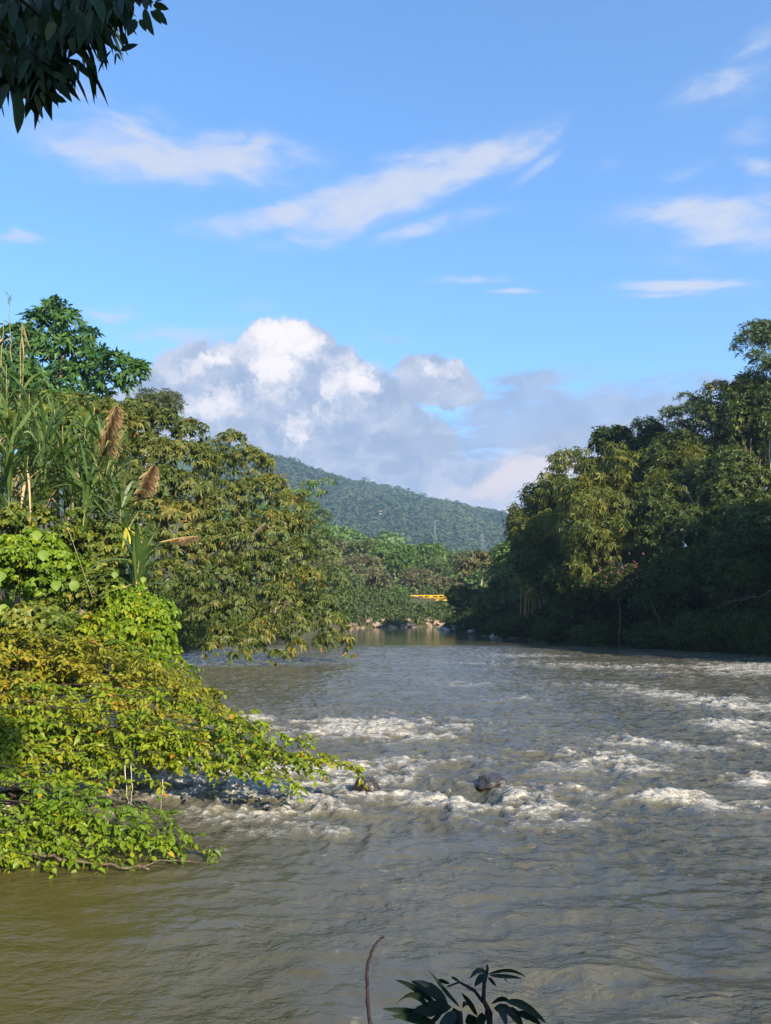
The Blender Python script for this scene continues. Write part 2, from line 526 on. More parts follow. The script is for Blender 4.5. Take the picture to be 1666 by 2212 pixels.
M['rock_grey'] = plain_mat('grey_rock', (.13, .12, .11), (.28, .26, .24), 2.0, bump=.8)
M['bridge'] = plain_mat('yellow_paint', (.62, .36, .012), (.74, .45, .02), 3, rough=.5, bump=.05)
M['plank'] = plain_mat('deck_timber', (.16, .12, .08), (.26, .20, .14), 4)
M['white'] = plain_mat('white_wall', (.46, .44, .41), (.58, .56, .52), 2, bump=.05)
M['tile'] = plain_mat('red_roof', (.28, .10, .06), (.40, .16, .09), 2)
M['dark'] = plain_mat('dark_opening', (.02, .02, .025), (.04, .04, .045), 2)
M['steel'] = plain_mat('galvanised_steel', (.13, .15, .16), (.2, .22, .23), 2, rough=.6)

# ------------------------------------------------------------------ terrain
XL = np.array([[-60, -9], [0, -8.2], [8, -7.6], [13, -8.6], [18, -10.4], [30, -13.5], [45, -17.5], [65, -22], [95, -20], [150, -15], [200, -12.5], [214, -10],
               [222, 2], [232, 17], [250, 36], [280, 66], [340, 118], [480, 240]], float)
XR = np.array([[-60, 330], [-20, 210], [0, 140], [25, 66], [45, 44], [60, 39.5], [75, 37], [92, 32.5], [115, 22.5], [150, 17], [190, 14.2], [200, 17], [215, 34],
               [240, 62], [280, 105], [340, 160], [480, 290]], float)
def xl(y): return np.interp(y, XL[:, 0], XL[:, 1])
def xr(y): return np.interp(y, XR[:, 0], XR[:, 1])

RIDGE = [(-1500, 1105), (-500, 1040), (0, 985), (300, 955), (450, 962), (600, 1008), (700, 1036), (830, 1056), (960, 1096), (1105, 1131), (1300, 1170), (1600, 1215), (2200, 1270), (3500, 1300)]
HY = 2000.0
HR = np.array([[at(px, py + 8, HY)[0], at(px, py + 8, HY)[2]] for px, py in RIDGE])
FY = 520.0
FOOT = [(-600, 1080), (300, 1085), (560, 1100), (700, 1135), (800, 1175), (900, 1200), (1000, 1222), (1150, 1235), (1600, 1250), (2600, 1290)]
FR = np.array([[at(px, py, FY)[0], at(px, py, FY)[2] - 7.0] for px, py in FOOT])

def sstep(x, a, b):
    t = np.clip((x - a) / (b - a), 0, 1)
    return t * t * (3 - 2 * t)

def height(x, y):
    """ground height: river bed, banks, foothill and the hill behind"""
    x = np.asarray(x, float)
    y = np.asarray(y, float)
    dl = xl(y) - x
    dr = x - xr(y)
    near = (3.6 - np.maximum(x, 0) * .27 - np.minimum(x, 0) * .02) - y
    bank_l = np.interp(dl, [-6, -2, 0, 1, 4, 9, 18, 40, 120, 400], [-2.2, -1.1, -.1, .9, 2.6, 5.2, 8.2, 10.5, 13, 16])
    bank_r = np.interp(dr, [-6, -2, 0, 1, 4, 12, 28, 60, 160, 500], [-2.2, -1.1, -.1, .8, 2.5, 6.5, 11, 13, 15, 18])
    bank_n = np.interp(near, [-6, -2, 0, 1, 2.2, 3.6, 8, 30, 100], [-2.2, -1.0, -.1, .8, 1.8, 2.42, 2.9, 4, 5])
    z = np.maximum(np.maximum(bank_l, bank_r), bank_n)
    rough = (fbm(x * .22, y * .22, 4, 3) - .5) * 1.4
    z = z + rough * np.clip((z + .3) / 3, 0, 1) * np.clip(np.hypot(x, y) / 8, 0, 1)
    foot = np.interp(x, FR[:, 0], FR[:, 1]) * sstep(y, 290, FY) * (1 - .55 * sstep(y, FY, 800))
    foot = foot * (.82 + .36 * fbm(x * .012, y * .012, 3, 8))
    z = np.where(y > 290, np.maximum(z, foot), z)
    hill = np.interp(x * HY / np.maximum(y, 700), HR[:, 0], HR[:, 1]) * (sstep(y, 620, HY) ** 1.15) * (1 - .75 * sstep(y, HY, 5200))
    spur = 1 + (fbm(x * .0035, y * .0022, 4, 21) - .5) * .34 * sstep(y, 650, 1000) * (1 - sstep(y, 1650, 1980))
    return np.where(y > 625, np.maximum(z, hill * spur), z)

m, t = new_mat('soil')
g = t.n('ShaderNodeNewGeometry')
n1 = t.noise(g.outputs['Position'], .6, 6, .65)
n2 = t.noise(g.outputs['Position'], 6, 5, .6)
col = t.mix(t.step(n1, .35, .65), c4(.035, .05, .016), c4(.075, .06, .035))
col = t.mix(t.step(n2, .45, .75, 0, .6), col, c4(.12, .10, .065))
bp = t.n('ShaderNodeBump')
bp.inputs['Strength'].default_value = .6
t.put(bp.inputs['Height'], n2)
finish(m, t, principled(t, col, .95, .2, bp.outputs[0]))
M['soil'] = m
m, t = new_mat('forest_floor')
g = t.n('ShaderNodeNewGeometry')
n1 = t.noise(g.outputs['Position'], .012, 6, .65)
n2 = t.noise(g.outputs['Position'], .09, 5, .65)
col = t.mix(t.step(n1, .35, .65), c4(.035, .065, .02), c4(.07, .10, .03))
col = t.mix(t.step(n2, .4, .7, 0, .6), col, c4(.022, .045, .016))
finish(m, t, principled(t, col, .95, .1))
M['forest'] = m

def grid(xs, ys):
    X, Yg = np.meshgrid(xs, ys)
    nx, ny = len(xs), len(ys)
    i = np.arange(ny - 1)[:, None] * nx + np.arange(nx - 1)[None]
    Q = np.stack([i, i + 1, i + nx + 1, i + nx], -1).reshape(-1, 4)
    return X, Yg, Q

xs = np.concatenate([-np.geomspace(3200, 42, 34), np.arange(-40, 60, 1.25), np.geomspace(62, 3200, 36)])
ys = np.concatenate([-np.geomspace(1500, 42, 14), np.arange(-40, 110, 1.25), np.arange(110, 300, 3.5), np.geomspace(303, 900, 26)])
X, Yg, Q = grid(xs, ys)
structure('ground', new_mesh('ground', np.stack([X, Yg, height(X, Yg)], -1).reshape(-1, 3), Q, [M['soil']], smooth=True))
xs = np.concatenate([np.linspace(-3200, -1300, 14), np.arange(-1280, 1300, 22), np.linspace(1330, 3200, 14)])
ys = np.concatenate([np.arange(560, 2120, 20), np.geomspace(2150, 5200, 12)])
X, Yg, Q = grid(xs, ys)
zz = height(X, Yg)
zz = np.where(Yg < 900, zz + .6 * (Yg - 560) / 340 - .4, zz)
structure('hill', new_mesh('hill', np.stack([X, Yg, zz], -1).reshape(-1, 3), Q, [M['forest']], smooth=True))

# ------------------------------------------------------------------ river
FOAM = [  # measured patches of white water: centre, half sizes, tilt, strength
    (520, 1690, 190, 24, -3, 1.0), (330, 1722, 110, 22, 0, .8), (560, 1745, 110, 24, 0, .95), (700, 1672, 140, 18, 0, .75), (180, 1762, 90, 16, 0, .7), (230, 1708, 90, 14, 0, .75),
    (760, 1578, 100, 14, -3, .9), (870, 1592, 90, 10, 0, .55), (520, 1555, 60, 10, -8, .6), (560, 1570, 40, 8, 0, .5),
    (1050, 1738, 115, 20, -6, .95), (930, 1735, 110, 8, 0, .7), (1130, 1765, 100, 9, -10, .6), (840, 1728, 60, 9, 0, .6),
    (1250, 1645, 70, 16, 0, .95), (1330, 1668, 80, 12, 0, .55), (1200, 1700, 110, 7, -6, .8), (1370, 1722, 150, 7, -4, .8), (1560, 1748, 140, 10, -4, .8), (1480, 1735, 60, 12, 0, .7),
    (1640, 1692, 60, 11, 0, 1.0), (1370, 1606, 56, 10, 0, .7), (1580, 1572, 44, 9, 0, .8), (1640, 1610, 30, 9, 0, .6), (1500, 1622, 60, 8, 0, .4),
    (1490, 1507, 100, 8, -9, .75), (1610, 1530, 100, 9, -8, .8), (1330, 1485, 80, 6, -6, .45), (1250, 1440, 130, 4, -3, .55), (1420, 1440, 110, 4, -2, .45), (1130, 1418, 90, 4, 0, .45),
    (1625, 1446, 80, 12, -3, .95), (1080, 1432, 100, 5, 0, .4), (960, 1570, 50, 9, 0, .45), (980, 1480, 40, 6, 0, .35), (1120, 1510, 40, 6, 0, .35),
    (720, 1805, 60, 9, 0, .5), (640, 1790, 60, 9, 0, .5), (560, 1810, 50, 9, 0, .5), (690, 1770, 60, 9, 0, .5), (830, 1690, 60, 14, 0, .5), (930, 1655, 70, 12, 0, .4), (1130, 1790, 90, 8, 0, .35), (1210, 1785, 60, 6, 0, .4)]
ry_ = [3.0]
while ry_[-1] < 420:
    y = ry_[-1]
    ry_.append(y + (0.055 + max(0, y - 3) * .0006 + max(0, y - 22) * .0042))
ry_ = np.array(ry_)
def columns(y):
    a = max(xl(y) - 2.0, -1e9)
    va, vb = max(a, -.53 * y - 4), min(xr(y) + 2.0, .53 * y + 4)
    left = np.linspace(a, va, 12)[:-1] if va > a + .01 else np.full(11, a) + np.linspace(0, .001, 11)
    vb = max(vb, va + .5)
    b = max(xr(y) + 2.0, vb + .2)
    return np.concatenate([left, np.linspace(va, vb, 430), np.linspace(vb, b, 16)[1:]])
WX = np.stack([columns(y) for y in ry_])
WY = np.repeat(ry_[:, None], WX.shape[1], 1)
print('water grid', WX.shape)
mask = np.zeros_like(WX)
rapid = np.zeros_like(WX)
for (px, py, rx, ry2, tilt, amp) in FOAM:
    c = on_water(px, py)
    wx = rx * .9 / F * c[1]
    wy = .8 * abs(on_water(px, py - ry2)[1] - on_water(px, py + ry2)[1]) * .5
    th = math.atan2((on_water(px + rx, py - math.tan(R(tilt)) * rx)[1] - c[1]), wx)
    ca, sa = math.cos(th), math.sin(th)
    ux, uy = WX - c[0], WY - c[1]
    a_, b_ = (ux * ca + uy * sa) / wx, (-ux * sa + uy * ca) / max(wy, .25)
    d2 = a_ * a_ + b_ * b_
    mask = np.maximum(mask, amp * np.exp(-d2 * .8))
    rapid = np.maximum(rapid, amp * np.exp(-d2 * .28))
# general roughness of the stream
mid = sstep(WY, 10.5, 17) * (1 - sstep(WY, 84, 108))
calm_left = sstep(WX - (xl(WY) + 1.0), -1, 6) * .7 + .3
turb = mid * (.55 + .75 * fbm(WX * .13, WY * .07, 3, 31)) * np.where(WY < 30, calm_left, 1)
sx = fbm(WX * .35, WY * .30, 2, 51) * 1.6
big = fbm(WX * .55 + sx, WY * .75 + sx * .4, 3, 11, .5, True)
med = fbm(WX * 1.5 + sx, WY * 2.1, 3, 12, .55, True)
chop = fbm(WX * 4.5 + sx * 2, WY * 5.5, 3, 13, .55, True)
swell = fbm(WX * .8 + sx, WY * 1.5, 3, 14, .5)
near_amp = (1 - sstep(WY, 11, 18))
lefty = sstep(WX + .33 * WY, -2.0, 3.5)
Z = turb * ((big - .55) * .20 + (med - .55) * .17 + (chop - .5) * .07)
Z += rapid * ((big - .45) * .15 + (med - .5) * .17 + (chop - .5) * .08)
Z += near_amp * (.12 + .88 * lefty) * ((swell - .5) * .15 + (med - .55) * .055 + (chop - .5) * .018)
Z += (1 - mid) * (1 - near_amp) * (swell - .5) * .02
Z[:, :8] *= .5
crest = (big - .55) * 1.0 + (med - .55) * 1.3 + (chop - .5) * .6
foam = np.clip(mask * .51 + crest * (.60 + 1.6 * rapid) * np.clip(turb + rapid, 0, 1.4) - .30 + turb * .10, 0, 1.2)
foam = np.clip(foam, 0, 1) * (1 - sstep(WY, 100, 120))
nr, nc = WX.shape
i = np.arange(nr - 1)[:, None] * nc + np.arange(nc - 1)[None]
Q = np.stack([i, i + 1, i + nc + 1, i + nc], -1).reshape(-1, 4)
m, t = new_mat('river_water')
g = t.n('ShaderNodeNewGeometry')
P = g.outputs['Position']
fa = t.n('ShaderNodeAttribute', attribute_name='foam').outputs['Fac']
ta = t.n('ShaderNodeAttribute', attribute_name='turbulence').outputs['Fac']
flow = t.mapping(P, scale=(1.0, 1.35, 1.0))
r1 = t.noise(flow, 2.6, 4, .6, dist=.6)
r2 = t.noise(t.mapping(P, scale=(1.0, 1.6, 1.0)), 8.0, 3, .55, dist=.4)
r3 = t.noise(P, 24.0, 2, .5)
r0 = t.noise(t.mapping(P, scale=(.8, 1.5, 1.0)), 1.1, 3, .55, dist=.5)
hgt = t.math('ADD', t.math('ADD', t.math('MULTIPLY', r1, .085), t.math('MULTIPLY', r2, .026)), t.math('ADD', t.math('MULTIPLY', r3, .005), t.math('MULTIPLY', r0, .10)))
bp = t.n('ShaderNodeBump')
pxyz = t.n('ShaderNodeSeparateXYZ')
t.put(pxyz.inputs[0], P)
pos_y = pxyz.outputs[1]
boil = t.noise(t.mapping(P, scale=(.5, .8, 1)), .8, 3, .5, dist=1.0)
t.put(bp.inputs['Strength'], t.math('MULTIPLY', t.math('ADD', .42, ta, clamp=True), t.math('MULTIPLY', t.step(boil, .34, .62, .35, 1.0), t.step(pos_y, 88.0, 112.0, 1.0, .22))))
bp.inputs['Distance'].default_value = 1.0
t.put(bp.inputs['Height'], hgt)
silt = t.noise(t.mapping(P, scale=(.25, .12, 1)), 1.0, 4, .6)
wcol = t.mix(t.step(silt, .3, .7), c4(.066, .064, .046), c4(.098, .092, .066))
xyz = t.n('ShaderNodeSeparateXYZ')
t.put(xyz.inputs[0], P)
eddy = t.math('ADD', t.math('ADD', xyz.outputs[0], t.math('MULTIPLY', xyz.outputs[1], .28)), t.math('MULTIPLY', t.math('SUBTRACT', silt, .5), 5.0))
eddy = t.math('MULTIPLY', t.step(eddy, -2.2, 3.0, 1.0, 0.0), t.step(xyz.outputs[1], 11.5, 17.0, 1.0, 0.0))
wcol = t.mix(eddy, wcol, c4(.082, .068, .020))
wcol = t.mix(t.step(fa, .0, .9, 0, .55), wcol, c4(.21, .195, .16))
water = principled(t, wcol, t.math('ADD', .06, t.math('MULTIPLY', ta, .06)), .5, bp.outputs[0], IOR=1.333)
fn = t.noise(t.mapping(P, rot=(0, 0, .12), scale=(.55, 1.35, 1.3)), 6.0, 6, .66, dist=1.4)
fn2 = t.noise(P, 30.0, 3, .6)
ff = t.math('ADD', t.math('MULTIPLY', fa, .62), t.math('ADD', t.math('MULTIPLY', t.math('SUBTRACT', fn, .5), 2.2), t.math('MULTIPLY', t.math('SUBTRACT', fn2, .5), 1.1)))
fl = t.noise(t.mapping(P, scale=(.75, 1.2, 1)), 3.2, 6, .7, dist=.5)
fl = t.math('MULTIPLY', t.step(fl, .61, .73), t.step(ta, .15, .6, 0, .55))
speck = t.math('MULTIPLY', t.step(t.noise(P, 4.6, 5, .7), .72, .78), .45)
fl = t.math('MAXIMUM', fl, speck)
ff = t.math('MAXIMUM', t.math('MULTIPLY', t.step(ff, .28, .95), t.step(fa, .0, .18)), fl)
fb = t.n('ShaderNodeBump')
fb.inputs['Strength'].default_value = .35
fb.inputs['Distance'].default_value = .12
t.put(fb.inputs['Height'], t.math('ADD', fn, fn2))
fcol = t.mix(fn2, c4(.38, .355, .30), c4(.60, .57, .51))
foam_s = principled(t, fcol, .7, .3, fb.outputs[0])
mx = t.n('ShaderNodeMixShader')
t.put(mx.inputs[0], t.math('MULTIPLY', ff, .88))
t.put(mx.inputs[1], water)
t.put(mx.inputs[2], foam_s)
finish(m, t, mx.outputs[0])
M['water'] = m
structure('river', new_mesh('river', np.stack([WX, WY, Z], -1).reshape(-1, 3), Q, [M['water']],
          {'foam': foam.ravel(), 'turbulence': np.clip(turb * .6 + rapid * .6 + near_amp * lefty * .4, 0, 1).ravel()}, smooth=True))

# ------------------------------------------------------------------ trees
def shell_clumps(rng, cx, cy, rx, ry, Y, n, cr, dz=.8, flat=.8):
    """clumps spread over an ellipsoidal crown measured in the photograph at depth Y: centres, radii in metres"""
    c = at(cx, cy, Y)
    s = Y / F
    d = unit(rng.normal(size=(n, 3)) + np.array([0, -.25, .25]))
    f = rng.uniform(.45, 1, n) ** .5
    rr = cr * s * rng.uniform(.75, 1.3, n)
    ext = np.stack([np.maximum(rx * s - rr * .7, .3), np.maximum(rx * s * dz - rr * .7, .3), np.maximum(ry * s - rr * .6, .3)], 1)
    C = c + d * ext * f[:, None]
    return C, np.stack([rr, rr, rr * flat], 1)

def px_clumps(items, flat=.8):
    C = np.array([at(px, py, Y) for px, py, Y, r in items])
    rr = np.array([r / F * Y for px, py, Y, r in items])
    return C, np.stack([rr, rr, rr * flat], 1)

STYLE = {  # k, L, W, up, spread, droop, cover
    'mid':     dict(k=7, L=.58, W=.20, up=.4, spread=.40, droop=1.05, cover=1.1),
    'tall':    dict(k=6, L=.70, W=.24, up=.45, spread=.55, droop=.45, cover=1.0),
    'feather': dict(k=5, L=.55, W=.10, up=.45, spread=.9, droop=.15, cover=.8),
    'right':   dict(k=5, L=.60, W=.22, up=.35, spread=.45, droop=.6, cover=1.0),
    'pale':    dict(k=5, L=.55, W=.17, up=.6, spread=.8, droop=.2, cover=.75),
    'bamboo':  dict(k=5, L=.95, W=.20, up=.15, spread=.45, droop=1.0, cover=.9),
    'far':     dict(k=5, L=1.0, W=.40, up=.55, spread=.6, droop=.3, cover=1.0),
    'vine':    dict(k=5, L=.20, W=.14, up=.25, spread=.35, droop=.7, cover=.85),
    'low':     dict(k=5, L=.50, W=.18, up=.2, spread=.35, droop=.8, cover=1.0),
}
NTRI = [0]
def crown_mesh(name, rng, C, Rad, st, mat, origin, fine=False, limit=70000, **over):
    s = dict(STYLE[st]); s.update(over)
    area = 4 * np.pi * Rad[:, 0] * Rad[:, 2] * .8
    cnt = np.maximum((s['cover'] * area / (s['k'] * s['L'] * s['W'] * .5)).astype(int), 3)
    P, D, N, L, W, tint = spray_leaves(rng, C, Rad, cnt, s['k'], s['L'], s['W'], s['up'], s['spread'], s['droop'])
    V, Fq, nv = leaf_cards(P - origin, D, N, L, W, .18, fine)
    NTRI[0] += len(P) * (4 if fine else 2)
    return new_mesh(name, V, Fq, [M[mat]], {'tint': np.repeat(tint, nv)})

def wobble(rng, p0, p1, n=8, amt=.05, arch=0.0):
    p0, p1 = np.asarray(p0, float), np.asarray(p1, float)
    t_ = np.linspace(0, 1, n)[:, None]
    ln = np.linalg.norm(p1 - p0)
    off = np.cumsum(rng.normal(size=(n, 3)), 0) * amt * ln / n ** .5
    off -= off[0] + (off[-1] - off[0]) * t_
    out = p0 + (p1 - p0) * t_ + off
    out[:, 2] += arch * ln * 4 * (t_ * (1 - t_))[:, 0]
    return out

def tree(name, label, cat, C, Rad, st, mat, seed, group=None, base=None, trunk_r=.28, bark='bark', nbranch=6, fine=False, **over):
    rng = np.random.default_rng(seed)
    cen = C.mean(0)
    if base is None: base = (cen[0], cen[1] + .5)
    b = np.array([base[0], base[1], float(height(base[0], base[1])) - .15])
    root = thing(name, b, label, cat, group)
    low = max(C[:, 2].min() - b[2], 1.0)
    topz = C[:, 2].max() - b[2]
    end = np.array([cen[0] - b[0], cen[1] - b[1], max((low + topz) * .5, 1.2)])
    tr = wobble(rng, (0, 0, -.3), end, 9, .05)
    link('trunk', tube_mesh('trunk', tr, np.linspace(trunk_r, trunk_r * .35, 9), M[bark], 7), root)
    order = np.argsort(-Rad[:, 0] * rng.uniform(.5, 1, len(Rad)))[:nbranch]
    for q in order:
        k = int(rng.integers(3, 8))
        br = wobble(rng, tr[k], C[q] - b, 7, .08, .06)
        link('branch', tube_mesh('branch', br, np.linspace(trunk_r * .42, trunk_r * .08, 7), M[bark], 5), root)
    cr = link('crown', crown_mesh('crown', rng, C, Rad, st, mat, b, fine, **over), root)
    return root

def auto_tree(name, label, cat, cx, cy, rx, ry, Y, st, mat, seed, n=16, cr=None, **kw):
    rng = np.random.default_rng(seed + 1000)
    flat = kw.pop('flat', .8)
    C, Rad = shell_clumps(rng, cx, cy, rx, ry, Y, n, cr or min(rx, ry) * .42, flat=flat)
    return tree(name, label, cat, C, Rad, st, mat, seed, **kw)

# ---- right bank
G_R = 'trees crowding the shaded bank'
RT = [
 ('bank_tree', 'open-crowned tall tree whose pale sprays stand highest above the shaded bank', 'tree', 1655, 800, 75, 120, 100, 'pale', 'pale', 1, dict(n=20, cr=30, bark='bark_pale')),
 ('bank_tree', 'tall leafy tree just below the highest pale sprays of the shaded bank', 'tree', 1600, 900, 110, 100, 104, 'right', 'right', 2, dict(n=22, cr=38)),
 ('bank_tree', 'flat-topped tree with pale forked limbs showing near the skyline', 'tree', 1490, 905, 85, 60, 108, 'pale', 'pale', 3, dict(n=18, cr=26, bark='bark_pale', flat=.5, nbranch=10)),
 ('bank_tree', 'full green tree hanging below the flat-topped tree with pale limbs', 'tree', 1470, 1010, 100, 90, 107, 'right', 'right', 4, dict(n=20, cr=36)),
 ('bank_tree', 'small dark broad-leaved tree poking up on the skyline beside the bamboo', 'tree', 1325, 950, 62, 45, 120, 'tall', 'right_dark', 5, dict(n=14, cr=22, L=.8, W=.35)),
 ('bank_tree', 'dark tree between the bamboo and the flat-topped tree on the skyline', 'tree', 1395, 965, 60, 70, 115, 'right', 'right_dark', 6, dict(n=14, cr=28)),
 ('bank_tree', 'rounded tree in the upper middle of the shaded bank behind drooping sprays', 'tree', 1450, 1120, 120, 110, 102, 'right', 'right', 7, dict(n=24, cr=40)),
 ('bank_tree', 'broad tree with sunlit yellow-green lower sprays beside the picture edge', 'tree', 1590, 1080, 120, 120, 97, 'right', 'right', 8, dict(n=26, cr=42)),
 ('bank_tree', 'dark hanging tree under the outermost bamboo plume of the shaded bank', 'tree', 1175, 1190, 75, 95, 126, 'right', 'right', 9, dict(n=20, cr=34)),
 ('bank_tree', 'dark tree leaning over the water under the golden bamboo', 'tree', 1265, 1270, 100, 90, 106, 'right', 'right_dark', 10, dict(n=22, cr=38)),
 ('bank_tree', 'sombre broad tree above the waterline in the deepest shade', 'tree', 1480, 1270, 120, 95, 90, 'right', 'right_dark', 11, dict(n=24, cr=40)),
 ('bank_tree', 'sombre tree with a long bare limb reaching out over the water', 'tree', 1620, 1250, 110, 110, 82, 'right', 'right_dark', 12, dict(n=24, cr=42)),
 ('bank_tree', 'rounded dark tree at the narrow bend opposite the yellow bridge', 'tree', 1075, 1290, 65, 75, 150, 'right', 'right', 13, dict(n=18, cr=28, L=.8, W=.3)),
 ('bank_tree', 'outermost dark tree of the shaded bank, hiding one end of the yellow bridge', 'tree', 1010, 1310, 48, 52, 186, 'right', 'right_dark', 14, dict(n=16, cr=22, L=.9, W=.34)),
 ('bank_tree', 'umbrella-shaped tree with pale twigs above the outermost dark tree', 'tree', 1050, 1225, 75, 38, 190, 'far', 'far_brown', 15, dict(n=16, cr=20, bark='bark_pale', flat=.5)),
 ('bank_tree', 'bushy green tree behind the umbrella-shaped tree at the bend', 'tree', 1105, 1230, 50, 60, 172, 'far', 'far_green', 16, dict(n=14, cr=24)),
 ('bank_tree', 'tall tree filling the slope between the flat-topped tree and the picture edge', 'tree', 1640, 980, 80, 110, 108, 'right', 'right_dark', 17, dict(n=18, cr=40)),
 ('bank_tree', 'deep green tree behind the golden bamboo', 'tree', 1360, 1060, 90, 90, 116, 'right', 'right_dark', 18, dict(n=18, cr=36)),
 ('bank_tree', 'dense tree in the middle of the shaded bank under the bamboo behind', 'tree', 1480, 1165, 120, 80, 97, 'right', 'right', 19, dict(n=24, cr=40)),
 ('bank_tree', 'dense tree over the sombre tree with the bare limb, at the picture edge', 'tree', 1620, 1165, 110, 90, 91, 'right', 'right', 20, dict(n=24, cr=42)),
 ('bank_tree', 'dense tree between the golden bamboo and the domed flowering shrub', 'tree', 1385, 1170, 90, 90, 105, 'right', 'right', 21, dict(n=20, cr=38)),
 ('bank_tree', 'dark tree filling the hollow below the outer bamboo plumes', 'tree', 1215, 1230, 95, 85, 119, 'right', 'right_dark', 22, dict(n=18, cr=36)),
 ('bank_tree', 'olive tree on the shoulder right above the outer bamboo plumes', 'tree', 1300, 1035, 80, 60, 124, 'right', 'right', 23, dict(n=18, cr=30)),
 ('bank_tree', 'leafy tree filling the slope under the small dark broad-leaved tree', 'tree', 1420, 1040, 110, 90, 117, 'right', 'right', 24, dict(n=22, cr=36)),
 ('bank_tree', 'leafy tree just under the flat-topped tree beside the picture edge', 'tree', 1560, 1000, 100, 90, 114, 'right', 'right', 25, dict(n=22, cr=38)),
]
for (nm, lb, ct, cx, cy_, rx, ry2, Y, st, mt, sd_, kw) in RT:
    auto_tree(nm, lb, ct, cx, cy_, rx, ry2, Y, st, mt, sd_, group=G_R, **kw)
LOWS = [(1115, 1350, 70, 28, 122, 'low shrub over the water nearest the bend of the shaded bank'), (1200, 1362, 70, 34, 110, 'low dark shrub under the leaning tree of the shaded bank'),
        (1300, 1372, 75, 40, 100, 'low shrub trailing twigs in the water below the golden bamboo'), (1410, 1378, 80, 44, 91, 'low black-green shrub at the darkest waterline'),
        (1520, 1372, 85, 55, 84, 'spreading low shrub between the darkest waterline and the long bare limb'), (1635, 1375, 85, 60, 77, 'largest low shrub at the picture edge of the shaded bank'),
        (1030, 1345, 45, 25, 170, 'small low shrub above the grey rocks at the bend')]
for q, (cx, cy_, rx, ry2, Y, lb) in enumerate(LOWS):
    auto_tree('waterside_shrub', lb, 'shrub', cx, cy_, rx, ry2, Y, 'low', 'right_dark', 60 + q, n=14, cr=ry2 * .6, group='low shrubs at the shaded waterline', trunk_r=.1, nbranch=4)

dome = auto_tree('flowering_shrub', 'dark domed shrub with dusty pink blossoms in the deep shade', 'shrub', 1355, 1262, 72, 50, 95, 'low', 'right_dark', 80, n=16, cr=24, trunk_r=.12)
rng = np.random.default_rng(5)
bl = Bag()
for q in range(60):
    p = at(1355 + rng.normal() * 40, 1240 + rng.normal() * 22, 91.5 + rng.normal() * .6) - np.array(dome.location)
    V, Fq, nv = leaf_cards(np.repeat(p[None], 6, 0), unit(rng.normal(size=(6, 3))), unit(rng.normal(size=(6, 3))), .22, .16, 0, False)
    bl.add(V, Fq, tint=rng.uniform())
link('blossoms', bl.mesh('blossoms', [M['blossom']]), dome)

def bamboo(label, foot, tips, seed, group, mat='bamboo', L=.85):
    """clump of arching culms, each ending in a drooping plume of leaves"""
    rng = np.random.default_rng(seed)
    b = np.array([foot[0], foot[1], float(height(*foot)) - .1])
    root = thing('bamboo_clump', b, label, 'bamboo', group)
    Cs, Rs = [], []
    for (px, py, Y, r) in tips:
        tip = at(px, py, Y) - b
        st_ = np.array([rng.normal() * .7, rng.normal() * .7, 0])
        ctrl = st_ + (tip - st_) * np.array([.30, .30, 1.0]) + np.array([0, 0, .16 * np.linalg.norm(tip)])
        cu = bezier(st_, ctrl, tip, 14)
        link('culm', tube_mesh('culm', cu, np.linspace(.075, .02, 14), M['culm'], 5), root)
        s = Y / F
        for f in np.linspace(.5, 1, 8):
            k = f * 13
            i0 = min(int(k), 12)
            p = cu[i0] + (cu[i0 + 1] - cu[i0]) * (k - i0)
            rr = r * s * (.55 + .6 * math.sin(math.pi * (f - .4) / .75))
            Cs.append(p + b + rng.normal(size=3) * rr * .6 - np.array([0, 0, rr * .35]))
            Rs.append([rr * rng.uniform(.45, .9), rr * .8, rr * rng.uniform(.5, 1.0)])
    link('plume', crown_mesh('plume', rng, np.array(Cs), np.array(Rs), 'bamboo', mat, b, False, cover=.75, L=L), root)
    return root
G_B = 'bamboo clumps arching from the shaded bank'
bamboo('arching bamboo clump whose outer plumes reach furthest over the river', (23.0, 128), [(1140, 1085, 122, 30), (1165, 1065, 120, 32), (1210, 1030, 118, 34), (1250, 990, 117, 30), (1130, 1150, 120, 30), (1185, 1120, 117, 32), (1230, 1080, 116, 32), (1150, 1210, 119, 30)], 91, G_B)
bamboo('golden sunlit bamboo clump with orange canes in the middle of the shaded bank', (31, 108), [(1260, 1045, 104, 34), (1310, 1010, 104, 32), (1350, 1000, 104, 30), (1240, 1110, 101, 34), (1290, 1100, 100, 36), (1340, 1085, 100, 34), (1220, 1170, 100, 32), (1270, 1160, 98, 34), (1330, 1150, 98, 30), (1250, 1220, 99, 28)], 92, G_B)
bamboo('tall drooping bamboo clump just behind the flat-topped tree', (40, 106), [(1420, 1010, 104, 30), (1460, 985, 104, 28), (1500, 1020, 101, 30), (1440, 1070, 100, 30), (1530, 1085, 97, 28), (1400, 1060, 102, 26)], 93, G_B)

